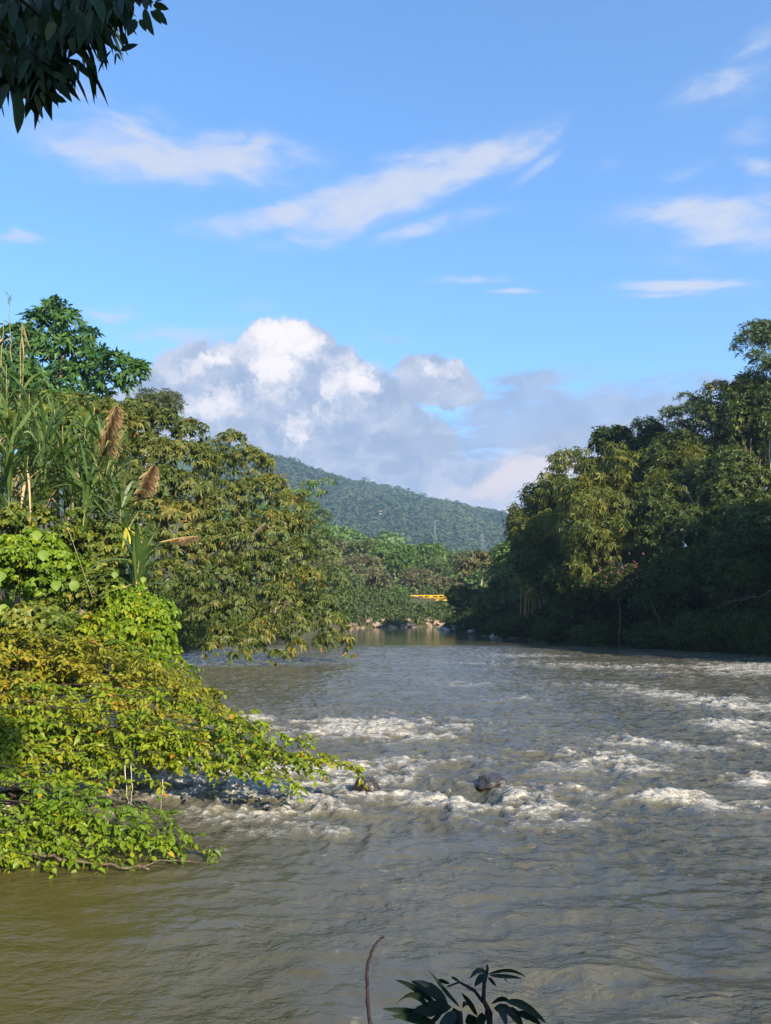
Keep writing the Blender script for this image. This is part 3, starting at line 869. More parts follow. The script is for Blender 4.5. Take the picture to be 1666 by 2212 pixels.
# pale bare limbs seen against the dark crowns
def bare_limb(label, pts, r0, seed, bark='bark'):
    rng = np.random.default_rng(seed)
    W_ = np.array([at(*p) for p in pts])
    b = W_[0].copy()
    tt = np.linspace(0, len(W_) - 1, 5 * len(W_))
    cu = np.stack([np.interp(tt, np.arange(len(W_)), W_[:, k]) for k in range(3)], 1) - b
    cu[1:-1] += rng.normal(size=(len(cu) - 2, 3)) * r0 * .9
    root = thing('dead_branch', b, label, 'branch', None)
    lo = link('limb', tube_mesh('limb', cu, np.linspace(r0, r0 * .3, len(cu)), M[bark], 6), root)
    for q in range(4):
        k = int(rng.integers(len(cu) // 3, len(cu) - 2))
        e = cu[k] + (cu[-1] - cu[0]) * rng.uniform(.2, .4) + rng.normal(size=3) * np.linalg.norm(cu[-1]) * .13
        link('twig', tube_mesh('twig', wobble(rng, cu[k], e, 6, .08), np.linspace(r0 * .4, r0 * .12, 6), M[bark], 4), lo)
bare_limb('long bare pale limb reaching over the dark water at the picture edge', [(1700, 1255, 78), (1640, 1290, 76), (1560, 1300, 74.5)], .08, 1)
bare_limb('forked pale dead branch hanging in the middle of the dark bank', [(1480, 1050, 96), (1500, 1090, 95), (1530, 1140, 94)], .09, 2)
bare_limb('slanting bare pole standing in the water under the dark bank', [(1445, 1402, 88), (1425, 1345, 88), (1408, 1300, 88.5)], .07, 3)

# trees of the same bank nearer than the picture shows: their tops throw the shade on the bank in view
for q, (x, y, h_) in enumerate([(43, 66, 17), (46, 55, 17), (50, 44, 19), (54, 60, 18), (52, 72, 17), (57, 50, 19)]):
    rng = np.random.default_rng(300 + q)
    gz = float(height(x, y))
    d = unit(rng.normal(size=(22, 3)) + np.array([0, 0, .2]))
    C = np.array([x, y, gz + h_ * .60]) + d * np.array([6.0, 6.0, h_ * .34])
    Rad = np.full((22, 3), 2.6) * rng.uniform(.8, 1.25, (22, 1))
    tree('bank_tree', 'shading tree further up the same bank, out of the picture', 'tree', C, Rad, 'far', 'right', 300 + q, group='trees shading the dark bank', base=(x, y))

# ---- left bank trees
C, Rad = px_clumps([(120, 668, 62, 34), (150, 688, 61, 30), (92, 700, 63, 44), (55, 728, 63, 44), (20, 735, 63, 40), (190, 722, 61, 26), (140, 750, 62, 60), (70, 775, 62, 56), (205, 770, 61, 38), (250, 788, 60, 42), (288, 800, 60, 30), (312, 795, 60, 18),
                    (230, 825, 61, 36), (160, 815, 61, 56), (60, 835, 61, 60), (120, 870, 60, 60), (205, 850, 61, 34), (270, 825, 60, 26), (20, 800, 62, 55), (-40, 760, 62, 60), (-60, 840, 62, 60)], .68)
tree('tall_tree', 'tallest dark green tree with tiered boughs above the cane and vines', 'tree', C, Rad, 'tall', 'tall', 401, base=(-27, 64), trunk_r=.35, nbranch=9, cover=1.5)
auto_tree('feathery_tree', 'feathery grey-green tree on the skyline under the tall tree', 'tree', 335, 890, 95, 45, 86, 'feather', 'feather', 402, n=18, cr=26, bark='bark_pale')
C, Rad = px_clumps([(290, 900, 74, 55), (350, 915, 73, 55), (410, 935, 72, 45), (250, 960, 70, 60), (320, 980, 69, 65), (390, 990, 70, 60), (440, 985, 71, 40), (200, 900, 72, 60), (140, 930, 70, 60), (340, 1050, 67, 60), (270, 1040, 66, 60), (410, 1060, 68, 55), (310, 1110, 66, 60), (380, 1120, 66, 60), (330, 1180, 64, 60), (400, 1190, 65, 55), (360, 1250, 63, 55), (420, 1260, 63, 50), (60, 920, 70, 60), (200, 1000, 68, 60)])
tree('riverside_tree', 'warm green tree with drooping leaves behind the brown plumes', 'tree', C, Rad, 'mid', 'mid', 403, base=(-25, 71), trunk_r=.3, nbranch=8, group='drooping-leaved trees over the sunlit water')
C, Rad = px_clumps([(500, 958, 76, 38), (540, 990, 75, 40), (572, 998, 74, 26), (470, 1010, 75, 52), (590, 1050, 73, 36), (545, 1070, 73, 58), (480, 1090, 73, 66), (625, 1090, 72, 40), (430, 1100, 72, 50), (650, 1130, 72, 32), (600, 1140, 71, 56), (520, 1170, 70, 66), (440, 1180, 70, 66), (640, 1200, 70, 48), (570, 1235, 68, 62), (480, 1250, 68, 66), (660, 1260, 67, 46), (600, 1300, 66, 58), (520, 1320, 65, 58), (440, 1320, 65, 52), (690, 1310, 66, 42), (640, 1350, 64, 46), (560, 1370, 63, 42), (480, 1375, 63, 36), (720, 1350, 65, 32), (700, 1385, 63, 26), (745, 1385, 64, 20), (640, 1395, 62, 22), (600, 1415, 60.5, 20), (540, 1400, 61, 22), (460, 1400, 61, 20), (500, 1415, 60, 14), (755, 1405, 64, 10)], .85)
tree('riverside_tree', 'great spreading tree whose drooping boughs overhang the sunlit water', 'tree', C, Rad, 'mid', 'mid', 404, base=(-24, 74), trunk_r=.3, nbranch=14, group='drooping-leaved trees over the sunlit water', L=.52, W=.17)
C, Rad = px_clumps([(690, 1120, 118, 26), (700, 1160, 116, 26), (715, 1200, 114, 24), (690, 1190, 118, 34), (735, 1240, 113, 26), (740, 1290, 112, 28), (700, 1250, 115, 40), (755, 1325, 114, 18), (715, 1330, 112, 28), (660, 1180, 118, 34), (670, 1300, 112, 40)])
tree('riverside_tree', 'dark tree standing behind the tip of the great spreading tree', 'tree', C, Rad, 'right', 'far', 405, base=(-19, 122), trunk_r=.3)
bamboo('lone bamboo with two feathery plumes against the blue hill', (-17.5, 122), [(678, 1042, 118, 8), (664, 1066, 118, 9), (722, 1040, 117, 6), (705, 1062, 117, 8), (690, 1090, 118, 12)], 94, None, 'far_green', L=.8)

auto_tree('bank_tree', 'vine-draped tree standing right behind the cane thicket', 'tree', 70, 930, 150, 90, 46, 'vine', 'vine', 406, n=34, cr=42, L=.42, W=.24)
auto_tree('bank_tree', 'yellowish leafy tree between the cane thicket and the tall dark tree', 'tree', 190, 905, 120, 60, 54, 'mid', 'mid', 407, n=24, cr=34, L=.45, W=.18)
auto_tree('bank_tree', 'leafy tree at the picture edge under the tall dark tree', 'tree', 20, 820, 90, 70, 50, 'vine', 'tall', 408, n=22, cr=34, L=.45, W=.25)
# ---- far bank
FT = [  # px, py, half sizes, depth, style, colour
 (580, 1215, 80, 60, 262, 'far', 'far_brown'), (690, 1225, 60, 45, 258, 'far', 'far_brown'), (770, 1225, 70, 32, 268, 'far', 'far_brown'), (850, 1210, 60, 40, 285, 'far', 'far_green'), (800, 1190, 55, 26, 300, 'far', 'far'), (720, 1190, 60, 30, 310, 'far', 'far_brown'),
 (640, 1270, 60, 55, 240, 'far', 'far'), (740, 1285, 55, 50, 236, 'far', 'far'), (800, 1265, 55, 40, 246, 'far', 'far_brown'), (835, 1290, 45, 48, 262, 'far', 'far_green'), (820, 1312, 42, 33, 234, 'far', 'far_green'), (908, 1322, 40, 25, 244, 'far', 'far'),
 (900, 1250, 50, 30, 275, 'far', 'far_brown'), (950, 1235, 55, 28, 290, 'far', 'far'), (960, 1270, 45, 24, 272, 'far', 'far_brown'), (930, 1200, 50, 28, 330, 'far', 'far_green'), (1000, 1215, 45, 24, 340, 'far', 'far'),
 (770, 1325, 45, 26, 231, 'far', 'far'), (700, 1320, 45, 34, 232, 'far', 'far'), (952, 1324, 30, 26, 240, 'far', 'far'), (870, 1335, 45, 16, 232, 'far', 'far'),  (800, 1338, 40, 14, 229, 'far', 'far_green'),
 (862, 1288, 28, 20, 243, 'far', 'far_green'), (735, 1318, 34, 30, 229, 'far', 'far_brown'), (845, 1322, 24, 22, 231, 'far', 'far_brown'), (780, 1300, 34, 30, 238, 'far', 'far_green')]
FL = ['largest bronze spreading tree nearest the great overhanging tree on the far side', 'bronze tree on the slope just past the dark tree, beside the bend', 'wide bronze flat-crowned tree in the middle of the far wood', 'bright green bushy tree on the slope above the wide bronze tree',
      'small olive tree on the slope above the bronze flat-crowned tree', 'topmost bronze tree, under the green foothill', 'olive tree at the far bend, half behind the dark tree', 'olive tree over the pale boulders at the start of their row', 'bronze tree directly above the pale boulders in mid-row',
      'bright green tree touching the near end of the yellow bridge', 'bright green low tree over the pale boulders left of the yellow bridge', 'olive shrubby tree below the yellow bridge', 'bronze tree with a bright limb just above the yellow bridge', 'olive tree above the bridge, beside the umbrella-shaped tree',
      'bronze tree right behind the yellow bridge', 'bright green tree on the slope high above the yellow bridge', 'olive tree highest on the slope beside the umbrella-shaped tree', 'low olive tree close to the water in mid-row of the boulders', 'low olive tree beside the tip of the dark tree, at the water', 'small olive tree at the water under the bridge',
      'wide low olive tree hugging the boulders below the bridge', 'lowest bright green bush touching the boulders',
      'bright green bush covering the near end of the yellow bridge', 'bronze bush just past the tip of the great spreading tree, at the water', 'small bronze bush at the water, just before the yellow bridge', 'rounded bright green tree in the middle of the row above the boulders']
for q, (cx, cy_, rx, ry2, Y, st, mt) in enumerate(FT):
    p = at(cx, cy_, Y)
    by = max(Y, 224)
    while p[0] > xl(by) - 1.5 and by < 420: by += 4
    auto_tree('far_bank_tree', FL[q], 'tree', cx, cy_, rx, ry2, Y, st, mt, 500 + q, n=16, cr=min(rx, ry2) * .5, group='trees of the sunlit wood on the far bank', base=(p[0], by), flat=.6 if mt == 'far_brown' else .85,
              bark='bark_pale' if q % 3 == 0 else 'bark')

# ---- woods too far off to count
def wood(name, label, n, ylo, yhi, xf, size, cards, L, seed, mat):
    rng = np.random.default_rng(seed)
    y = np.sqrt(rng.uniform(ylo ** 2, yhi ** 2, n))
    x = rng.uniform(xf[0], xf[1], n) * y
    keep = (x < xl(y) - 6) | (y > 480)
    x, y = x[keep], y[keep]
    z = height(x, y)
    n = len(x)
    sz = size * rng.uniform(.55, 1.45, n) * np.where(rng.uniform(size=n) < .05, 1.5, 1)
    C = np.stack([x, y, z + sz * .55], 1)
    Rad = np.stack([sz, sz, sz * rng.uniform(.7, 1.1, n)], 1)
    P, D, N, Lk, Wk, tint = spray_leaves(rng, C, Rad, np.full(n, cards), 3, L, L * .9, .95, .1, .15, .75)
    V, Fq, nv = leaf_cards(P, D, N, Lk, Wk, .1, False)
    NTRI[0] += len(P) * 2
    tt = np.clip(.45 + (tint - .45) * .5 + np.repeat((fbm(x * .006, y * .004, 3, 77) - .5) * 1.1, cards * 3), 0, 1)
    stuff(name, new_mesh(name, V, Fq, [M[mat]], {'tint': np.repeat(tt, nv)}), label, 'forest')
wood('foothill_forest', 'green woodland on the low foothill below the blue hill', 900, 330, 760, (-.22, .16), 6.5, 70, 2.6, 701, 'far_green')
wood('hillside_forest', 'dense forest covering the hazy blue hill', 7000, 800, 2100, (-.24, .21), 7.5, 14, 4.6, 702, 'hill')

# ------------------------------------------------------------------ banks: ground cover
def cover(name, label, side, ylo, yhi, n, L, W, mat, hmax, reach, seed):
    rng = np.random.default_rng(seed)
    y = rng.uniform(ylo, yhi, n)
    d = rng.uniform(0, 1, n) ** 1.4 * reach
    x = xl(y) - d - .2 if side < 0 else xr(y) + d + .2
    P = np.stack([x, y, height(x, y) + rng.uniform(0, 1, n) ** 1.5 * hmax], 1)
    keep = ~((y > 205) & (y < 262) & (x > .030 * y) & (P[:, 2] > 7.3) & (side < 0))    # nothing grows through the footbridge
    P = P[keep]
    n = len(P)
    k = 5
    D = unit(rng.normal(size=(n, k, 3)) + np.array([0, 0, .25])).reshape(-1, 3)
    N = unit(rng.normal(size=(n * k, 3)) * .4 + np.array([0, 0, 1]))
    V, Fq, nv = leaf_cards(np.repeat(P, k, 0), D, N, L * rng.uniform(.6, 1.3, n * k), W * rng.uniform(.7, 1.2, n * k), .3, False)
    NTRI[0] += n * k * 2
    stuff(name, new_mesh(name, V, Fq, [M[mat]], {'tint': np.repeat(np.clip(rng.normal(size=n * k) * .15 + .35, 0, 1), nv)}), label, 'undergrowth')
cover('undergrowth', 'low undergrowth covering the sunlit bank under the trees', -1, 9, 130, 9000, .5, .22, 'vine', 1.8, 18, 801)
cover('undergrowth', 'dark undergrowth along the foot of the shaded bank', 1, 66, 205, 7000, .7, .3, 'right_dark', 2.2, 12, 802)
cover('undergrowth', 'scrub behind the pale boulders of the far bank', -1, 205, 320, 11000, 1.0, .5, 'far', 2.6, 40, 803)
print('foliage tris so far', NTRI[0])

#@@PART2@@
# ------------------------------------------------------------------ vines and shrubs on the sunlit bank
VM = [(300, 1335, 85, 80, 27, 'shrub_fresh', 'vivid green vine cascade hanging over the calm water'),
      (205, 1275, 110, 80, 29, 'vine', 'leafy vine mound above the vivid green cascade'),
      (75, 1235, 110, 90, 28, 'shrub_fresh', 'bright vine mound at the picture edge with big heart-shaped leaves'),
      (70, 1370, 110, 80, 24.5, 'vine', 'vine mound with yellowing leaves below the heart-shaped leaves'),
      (190, 1385, 110, 60, 25, 'shrub', 'yellow-green vine mound under the vivid green cascade'),
      (240, 1180, 90, 65, 32, 'vine', 'dark vine mound at the foot of the cane'),
      (90, 1135, 120, 55, 31, 'vine', 'vine mound with a grey fallen stalk below the cane'),
      (345, 1395, 42, 45, 26, 'shrub_fresh', 'hanging tail of vine dipping towards the calm water'),
      (310, 1440, 70, 35, 24, 'shrub', 'low yellow-green mound at the water under the hanging tail')]
for q, (cx, cy_, rx, ry2, Y, mt, lb) in enumerate(VM):
    auto_tree('vine_mound', lb, 'vine', cx, cy_, rx, ry2, Y, 'vine', mt, 820 + q, n=26, cr=min(rx, ry2) * .42, group='vine mounds on the sunlit bank', fine=True, trunk_r=.07, nbranch=5)

# unit leaf shared by leaves that are objects of their own: along +X, 1 long, 1 wide
LEAFV = np.array([[0, 0, 0], [.18, .34, .05], [.45, .5, .07], [.75, .32, .04], [1, 0, -.10], [.75, -.32, .04], [.45, -.5, .07], [.18, -.34, .05], [.45, 0, .0], [.75, 0, -.04], [.18, 0, .01]], float)
LEAFF3 = np.array([[0, 10, 1], [0, 7, 10], [9, 4, 3], [9, 5, 4]])
LEAFF4 = np.array([[10, 8, 2, 1], [8, 9, 3, 2], [7, 6, 8, 10], [6, 5, 9, 8]])
def leaf_meshes(name, mat, tints):
    return [new_mesh(name, LEAFV, [LEAFF3, LEAFF4], [M[mat]], {'tint': np.full(len(LEAFV), tn)}, True) for tn in tints]
def place_leaf(me, parent, p, d, n, L, W):
    d = unit(np.asarray(d, float))
    s = unit(np.cross(n, d))
    n = np.cross(d, s)
    o = link('leaf', me, parent)
    o.matrix_local = Matrix(((d[0] * L, s[0] * W, n[0] * W, p[0]), (d[1] * L, s[1] * W, n[1] * W, p[1]), (d[2] * L, s[2] * W, n[2] * W, p[2]), (0, 0, 0, 1)))
    return o

def branch_shrub(label, foot, tips, seed, mat, L, W, tl, dens, nsingle, group=None, arch=.10, extra=()):
    """shrub of long boughs; side twigs carry drooping leaves; the nearest leaves are objects of their own"""
    rng = np.random.default_rng(seed)
    b = np.array([foot[0], foot[1], float(height(*foot)) - .1])
    root = thing('overhanging_shrub', b, label, 'shrub', group)
    P, D, N, A = [], [], [], []
    tw = Bag()
    for (px, py, Y) in tips:
        tip = at(px, py, Y) - b
        mid_ = tip * rng.uniform(.4, .6) + np.array([0, 0, arch * rng.uniform(.3, 2.2) * np.linalg.norm(tip) + max(0, .4 - tip[2] * .3)])
        st_ = np.array([rng.normal() * .4, rng.normal() * .5, 0])
        cu = bezier(st_, mid_ + rng.normal(size=3) * .5, tip, 16)
        link('branch', tube_mesh('branch', cu, np.linspace(.022, .004, 16), M['bark_dark'], 5), root)
        ln = np.linalg.norm(np.diff(cu, axis=0), axis=1).sum()
        bt = rng.uniform(-.18, .18)
        gap = rng.uniform(0, 9)
        for s in rng.uniform(.30, 1.0, int(ln * dens)):
            if s < .78 and math.sin(s * ln * 3.1 + gap) < -.5: continue      # bare stretches between the sprays
            k = s * 15
            i0 = min(int(k), 14)
            o = cu[i0] + (cu[i0 + 1] - cu[i0]) * (k - i0)
            tg = unit(cu[i0 + 1] - cu[i0])
            side = unit(np.cross(tg, [0, 0, 1])) * rng.choice([-1, 1])
            td = unit(tg * rng.uniform(.3, 1.1) + side * rng.uniform(.3, 1) + np.array([0, 0, rng.uniform(-.45, .75)]))
            tlen = tl * rng.uniform(.5, 1.2) * (1.25 - .6 * s)
            m_ = max(int(tlen / (L * .34)), 4)
            f = np.linspace(.1, 1, m_)[:, None]
            q = o + td * f * tlen - np.array([0, 0, 1]) * (f ** 2) * tlen * .3
            tw.add(*tube(np.stack([q[0] - (q[1] - q[0]), q[m_ // 2], q[-1]]), [.006, .004, .002], 3))
            sd2 = unit(np.cross(td, [0, 0, 1]))
            sg = np.where(np.arange(m_) % 2 == 0, 1, -1)[:, None]
            P.append(q)
            D.append(unit(td * .55 + sd2 * sg * .8 + rng.normal(size=(m_, 3)) * .3 - np.array([0, 0, 1]) * rng.uniform(.1, .9, (m_, 1))))
            N.append(unit(rng.normal(size=(m_, 3)) * .4 + np.array([0, 0, 1])))
            A.append(np.clip(.45 + bt + rng.uniform(-.1, .1) + rng.normal(size=m_) * .13 + np.where(rng.uniform(size=m_) < .02, .5, 0), 0, 1))
    P, D, N, A = map(np.concatenate, (P, D, N, A))
    dist = np.linalg.norm(P + b - CAM, axis=1)
    near = np.zeros(len(P), bool)
    near[np.argsort(dist)[:nsingle * 3:3]] = True
    tints = [.2, .32, .42, .52, .64, .8]
    lm = leaf_meshes('leaf', mat, tints)
    for j in np.nonzero(near)[0]:
        place_leaf(lm[int(np.argmin(np.abs(np.array(tints) - A[j])))], root, P[j], D[j], N[j], L * rng.uniform(.65, 1.35), W * rng.uniform(.7, 1.3))
    fr = ~near
    n = fr.sum()
    V, Fq, nv = leaf_cards(P[fr], D[fr], N[fr], L * rng.uniform(.5, 1.35, n), W * rng.uniform(.55, 1.3, n), .15, True)
    NTRI[0] += n * 4
    stuff('foliage', new_mesh('foliage', V, Fq, [M[mat]], {'tint': np.repeat(A[fr], nv)}), '', '', root)
    stuff('twigs', tw.mesh('twigs', [M['bark']], True), '', '', root)
    for pts, r0, bk in extra:
        W_ = np.array([at(*p) for p in pts]) - b + np.array([0, 0, .07])
        tt = np.linspace(0, len(W_) - 1, 4 * len(W_))
        cu = np.stack([np.interp(tt, np.arange(len(W_)), W_[:, k]) for k in range(3)], 1)
        cu[1:-1] += rng.normal(size=(len(cu) - 2, 3)) * r0 * .7
        link('bare_branch', tube_mesh('bare_branch', cu, np.linspace(r0, r0 * .4, len(cu)), M[bk], 5), root)
    return root

G_S = 'shrubs overhanging the rapids'
branch_shrub('lowest bright green shrub spreading just above the calm water', (-9.3, 13.2),
    [(462, 1838, 13.2), (445, 1832, 13.2), (400, 1822, 13.4), (370, 1830, 13.2), (345, 1815, 13.6), (300, 1845, 13.0), (280, 1872, 12.8), (235, 1872, 12.8), (180, 1862, 12.8), (120, 1866, 12.7), (60, 1862, 12.6), (15, 1862, 12.5), (250, 1815, 13.6),
     (230, 1830, 13.2), (150, 1835, 13.1), (80, 1830, 13.0), (320, 1825, 13.3)], 901, 'shrub_fresh', .115, .085, .5, 7.0, 280, G_S, .05,
    extra=[([(60, 1855, 12.9), (150, 1868, 12.8), (250, 1880, 12.7), (322, 1888, 12.6)], .03, 'bark'), ([(300, 1886, 12.65), (340, 1870, 12.8), (400, 1868, 12.9), (445, 1877, 12.9), (455, 1860, 13)], .010, 'bark')])
branch_shrub('long-armed yellow-green shrub whose tip reaches furthest across the rapids', (-11.4, 17.5),
    [(700, 1668, 16.2), (720, 1645, 16.6), (772, 1660, 16.5), (660, 1650, 16.6), (625, 1640, 16.9), (590, 1622, 17.2), (640, 1692, 15.9), (600, 1680, 16.1), (560, 1650, 16.6), (520, 1640, 16.8), (480, 1650, 16.6), (440, 1630, 17), (400, 1655, 16.5), (545, 1600, 17.8), (500, 1590, 18)
     , (360, 1690, 15.8), (300, 1660, 16.2), (250, 1640, 16.5), (200, 1660, 16.2), (440, 1600, 17.6), (370, 1620, 17), (310, 1600, 17.3), (400, 1590, 18)], 902, 'shrub', .125, .088, .55, 7.5, 280, G_S, .09,
    extra=[([(700, 1680, 16.1), (740, 1692, 15.9), (775, 1688, 15.8)], .010, 'bark'), ([(270, 1660, 15.9), (273, 1720, 15.7), (280, 1765, 15.6)], .012, 'bark_pale'), ([(283, 1660, 15.8), (285, 1710, 15.7), (281, 1760, 15.6)], .010, 'bark_pale'), ([(352, 1690, 15.7), (350, 1720, 15.6), (347, 1760, 15.6)], .010, 'bark_pale')])
branch_shrub('yellowish shrub drooping by the dark boulder at the picture edge', (-10.8, 16.2),
    [(150, 1705, 15.2), (60, 1680, 15.3), (20, 1650, 15.6), (90, 1650, 15.8), (150, 1680, 15.4), (210, 1700, 15.4), (150, 1620, 16.2), (70, 1610, 16.2), (10, 1600, 16.2), (230, 1620, 16.4)], 903, 'shrub', .125, .088, .55, 7.0, 280, G_S, .10)
branch_shrub('broad golden-leaved shrub sloping down from the vine mounds to the rapids', (-14.8, 22.5),
    [(470, 1500, 22), (450, 1490, 22.4), (480, 1530, 21), (560, 1585, 19.4), (530, 1565, 19.8), (490, 1560, 20.2), (440, 1540, 20.8), (400, 1500, 22), (380, 1470, 23), (350, 1540, 20.6), (330, 1490, 22), (300, 1450, 23.5), (270, 1520, 21), (250, 1460, 23), (200, 1500, 21.5), (160, 1450, 23), (130, 1520, 20.8),
     (80, 1470, 22), (50, 1530, 20.2), (20, 1450, 22.2), (10, 1560, 19.3), (100, 1570, 19.3), (200, 1560, 19.6), (290, 1580, 19.2), (380, 1580, 19.3), (160, 1600, 18.5), (60, 1600, 18.2), (430, 1580, 19.3), (340, 1610, 18.6), (240, 1600, 18.6)], 904, 'shrub_gold', .14, .10, .65, 9.5, 280, G_S, .12)
branch_shrub('leafy shrub over the calm pool between the golden shrub and the vine cascade', (-15.5, 26),
    [(390, 1420, 25), (420, 1450, 24), (360, 1440, 24), (280, 1410, 25), (200, 1430, 24.5), (120, 1400, 25), (50, 1420, 24), (10, 1380, 25)], 905, 'shrub', .15, .11, .7, 7.0, 100, G_S, .15)

# big pale heart-shaped vine leaves
hv = thing('heart_leaf_vine', at(70, 1215, 25.2), 'climbing vine with a few big pale heart-shaped leaves', 'vine')
rng = np.random.default_rng(12)
b = np.array(hv.location)
link('stem', tube_mesh('stem', np.array([at(40, 1235, 25.4), at(75, 1185, 25.3), at(95, 1160, 25.3), at(150, 1150, 25.6), at(200, 1290, 25), at(285, 1262, 25)]) - b, .012, M['cane_stem'], 5), hv)
lm = leaf_meshes('leaf', 'shrub_fresh', [.35, .5])
for (px, py, s) in [(80, 1162, 20), (95, 1205, 22), (120, 1270, 20), (165, 1270, 20), (152, 1228, 10), (10, 1325, 26), (250, 1245, 13), (310, 1255, 12), (5, 1250, 20)]:
    p = at(px, py - s * .8, 24.8) - b
    place_leaf(lm[rng.integers(2)], hv, p, (rng.normal() * .2, -.35, -1), (.35, -.85, .35), s * 1.25 / F * 24.8, s * 1.15 / F * 24.8)

# ------------------------------------------------------------------ wild cane
def blade(root, p0, d, L, W, sag, tint, rng, mat='cane', name='leaf'):
    """one long arching leaf blade"""
    n = 7
    s = np.linspace(0, 1, n)[:, None]
    d = unit(np.asarray(d, float))
    mid_ = np.asarray(p0) + d * L * s - np.array([0, 0, 1]) * (s ** 2) * L * sag
    side = unit(np.cross(d, [0, 0, 1.0]) + rng.normal(size=3) * .25)
    wd = W * np.array([.5, .95, 1, .9, .7, .4, .03])[:, None] * .5
    lift = np.array([0, 0, 1.0]) * wd * .35
    V = np.concatenate([mid_ - side * wd + lift, mid_, mid_ + side * wd + lift])
    i_ = np.arange(n - 1)
    Q = np.concatenate([np.stack([i_, i_ + n, i_ + n + 1, i_ + 1], -1), np.stack([i_ + n, i_ + 2 * n, i_ + 2 * n + 1, i_ + n + 1], -1)])
    return link(name, new_mesh(name, V, Q, [M[mat]], {'tint': np.full(len(V), tint)}, True), root)

def cane(label, px, py_top, py_foot, Y, lean, nleaf, seed, dead=0):
    rng = np.random.default_rng(seed)
    f = at(px, py_foot, Y)
    tp = at(px + lean, py_top, Y - .4)
    root = thing('wild_cane', f, label, 'cane', 'wild canes above the vine mounds')
    st = wobble(rng, (0, 0, 0), tp - f, 8, .02)
    stem = link('stem', tube_mesh('stem', st, np.linspace(.04, .02, 8), M['cane_stem'], 5), root)
    for q in range(nleaf):
        s = rng.uniform(.12, 1.0)
        p = st[int(s * 7)]
        a = rng.uniform(0, 2 * np.pi)
        up_ = rng.uniform(1.2, 3.6) if q % 4 else rng.uniform(.2, .8)
        blade(stem, p, (math.cos(a), math.sin(a) * .8, up_), rng.uniform(1.6, 3.2), rng.uniform(.10, .19), rng.uniform(.15, .75), np.clip(.45 + rng.normal() * .2, 0, .85), rng)
    for q in range(dead):
        p = st[int(rng.uniform(.35, .8) * 7)]
        a = rng.uniform(0, 2 * np.pi)
        blade(stem, p, (math.cos(a) * .5, math.sin(a) * .5, -.3), rng.uniform(1.2, 2.2), rng.uniform(.07, .13), .9, 1.0, rng, 'plume', 'dry_leaf')
    return root
CN = [(8, 790, 1000, 36, 6, 'cane with broad upright blades at the picture edge'), (40, 780, 1010, 37, 10, 'cane under the thin tall plume'), (30, 880, 1100, 33, -8, 'low cane with dry blades at the picture edge'),
      (75, 890, 1110, 34, 4, 'cane with a pale dry sheath among the front canes'), (110, 880, 1120, 34.5, 8, 'upright cane beside the pale dry sheath'), (140, 920, 1130, 33.5, -5, 'bushy cane in the middle of the front canes'),
      (170, 900, 1130, 34, 16, 'cane whose blades fan out below the brown plumes'), (200, 930, 1140, 33, 22, 'outermost front cane fanning over the tree'), (215, 1000, 1160, 32, 20, 'short cane hanging over the dark vine mound'),
      (95, 960, 1150, 32, -10, 'cane with hanging brown leaves in the middle of the thicket'), (55, 960, 1140, 31.5, 5, 'cane with yellowing blades low in the thicket'), (15, 990, 1150, 31, 6, 'low bushy cane at the edge of the thicket'),
      (180, 1020, 1180, 31, 12, 'low cane with drooping blades beside the short cane'), (255, 1060, 1200, 31.5, 10, 'small cane under the lower brown plume'), (290, 1200, 1300, 28, 12, 'small blue-green cane sprouting beside the vine cascade'),
      (60, 850, 1060, 35, 3, 'cane behind the pale dry sheath, leaning inwards'), (125, 860, 1080, 35.5, 4, 'tall cane with a tuft of narrow blades in mid-thicket'), (95, 920, 1120, 33.2, 6, 'leafy cane in the densest part of the thicket'),
      (155, 960, 1140, 32.6, 10, 'cane with long arching blades in front of the thicket'), (185, 880, 1080, 35, 20, 'tall cane leaning towards the largest brown plume'), (230, 960, 1120, 33.5, 16, 'cane just under the largest brown plume'), (20, 930, 1120, 33, 4, 'full cane at the picture edge between the dry blades')]
for q, (px, pt, pf, Y, ln, lb) in enumerate(CN):
    cane(lb, px, pt, pf, Y, ln, 40, 1000 + q, 4 if q in (2, 3, 5, 9, 10) else 1)

def plume(label, foot, knee, tip, wpx, seed, hang=1.0):
    """dry seed head: a bent stalk with a one-sided fringe of hanging hairs"""
    rng = np.random.default_rng(seed)
    b = at(*foot)
    cu = bezier((0, 0, 0), at(*knee) - b, at(*tip) - b, 16)
    root = thing('dry_cane_plume', b, label, 'plume', 'dry brown plumes beside the cane')
    link('stalk', tube_mesh('stalk', cu, np.linspace(.035, .012, 16), M['plume_stalk'], 5), root)
    n = 1900
    s = rng.uniform(.28, 1, n)
    k = s * 15
    i0 = np.minimum(k.astype(int), 14)
    p = cu[i0] + (cu[i0 + 1] - cu[i0]) * (k - i0)[:, None]
    wd = wpx / F * foot[2]
    L = wd * (1.15 - .75 * np.abs(s - .6) * 2) * rng.uniform(.6, 1.2, n)
    D = unit(np.stack([rng.uniform(-.3, .8, n), rng.normal(size=n) * .45, -rng.uniform(.1, 1.1, n) * hang], 1))
    N = unit(rng.normal(size=(n, 3)) * .3 + np.array([0, -1, .3]))
    V, Fq, nv = leaf_cards(p, D, N, L, .020, .5, True)
    stuff('fringe', new_mesh('fringe', V, Fq, [M['plume']], {'tint': np.repeat(rng.uniform(0, 1, n), nv)}), '', '', root)
M['plume_stalk'] = plain_mat('dry_stalk', (.30, .19, .08), (.42, .28, .13), 5)
plume('largest brown plume hanging over the cane thicket', (205, 1060, 33), (225, 940, 33), (252, 876, 33), 30, 1)
plume('second brown plume, shorter, leaning against the warm green tree', (290, 1095, 33), (312, 1030, 33), (332, 1005, 33), 24, 2)
plume('thin brown plume lying almost flat above the vine cascade', (345, 1172, 31), (390, 1160, 31), (428, 1158, 31), 11, 3, 1.3)
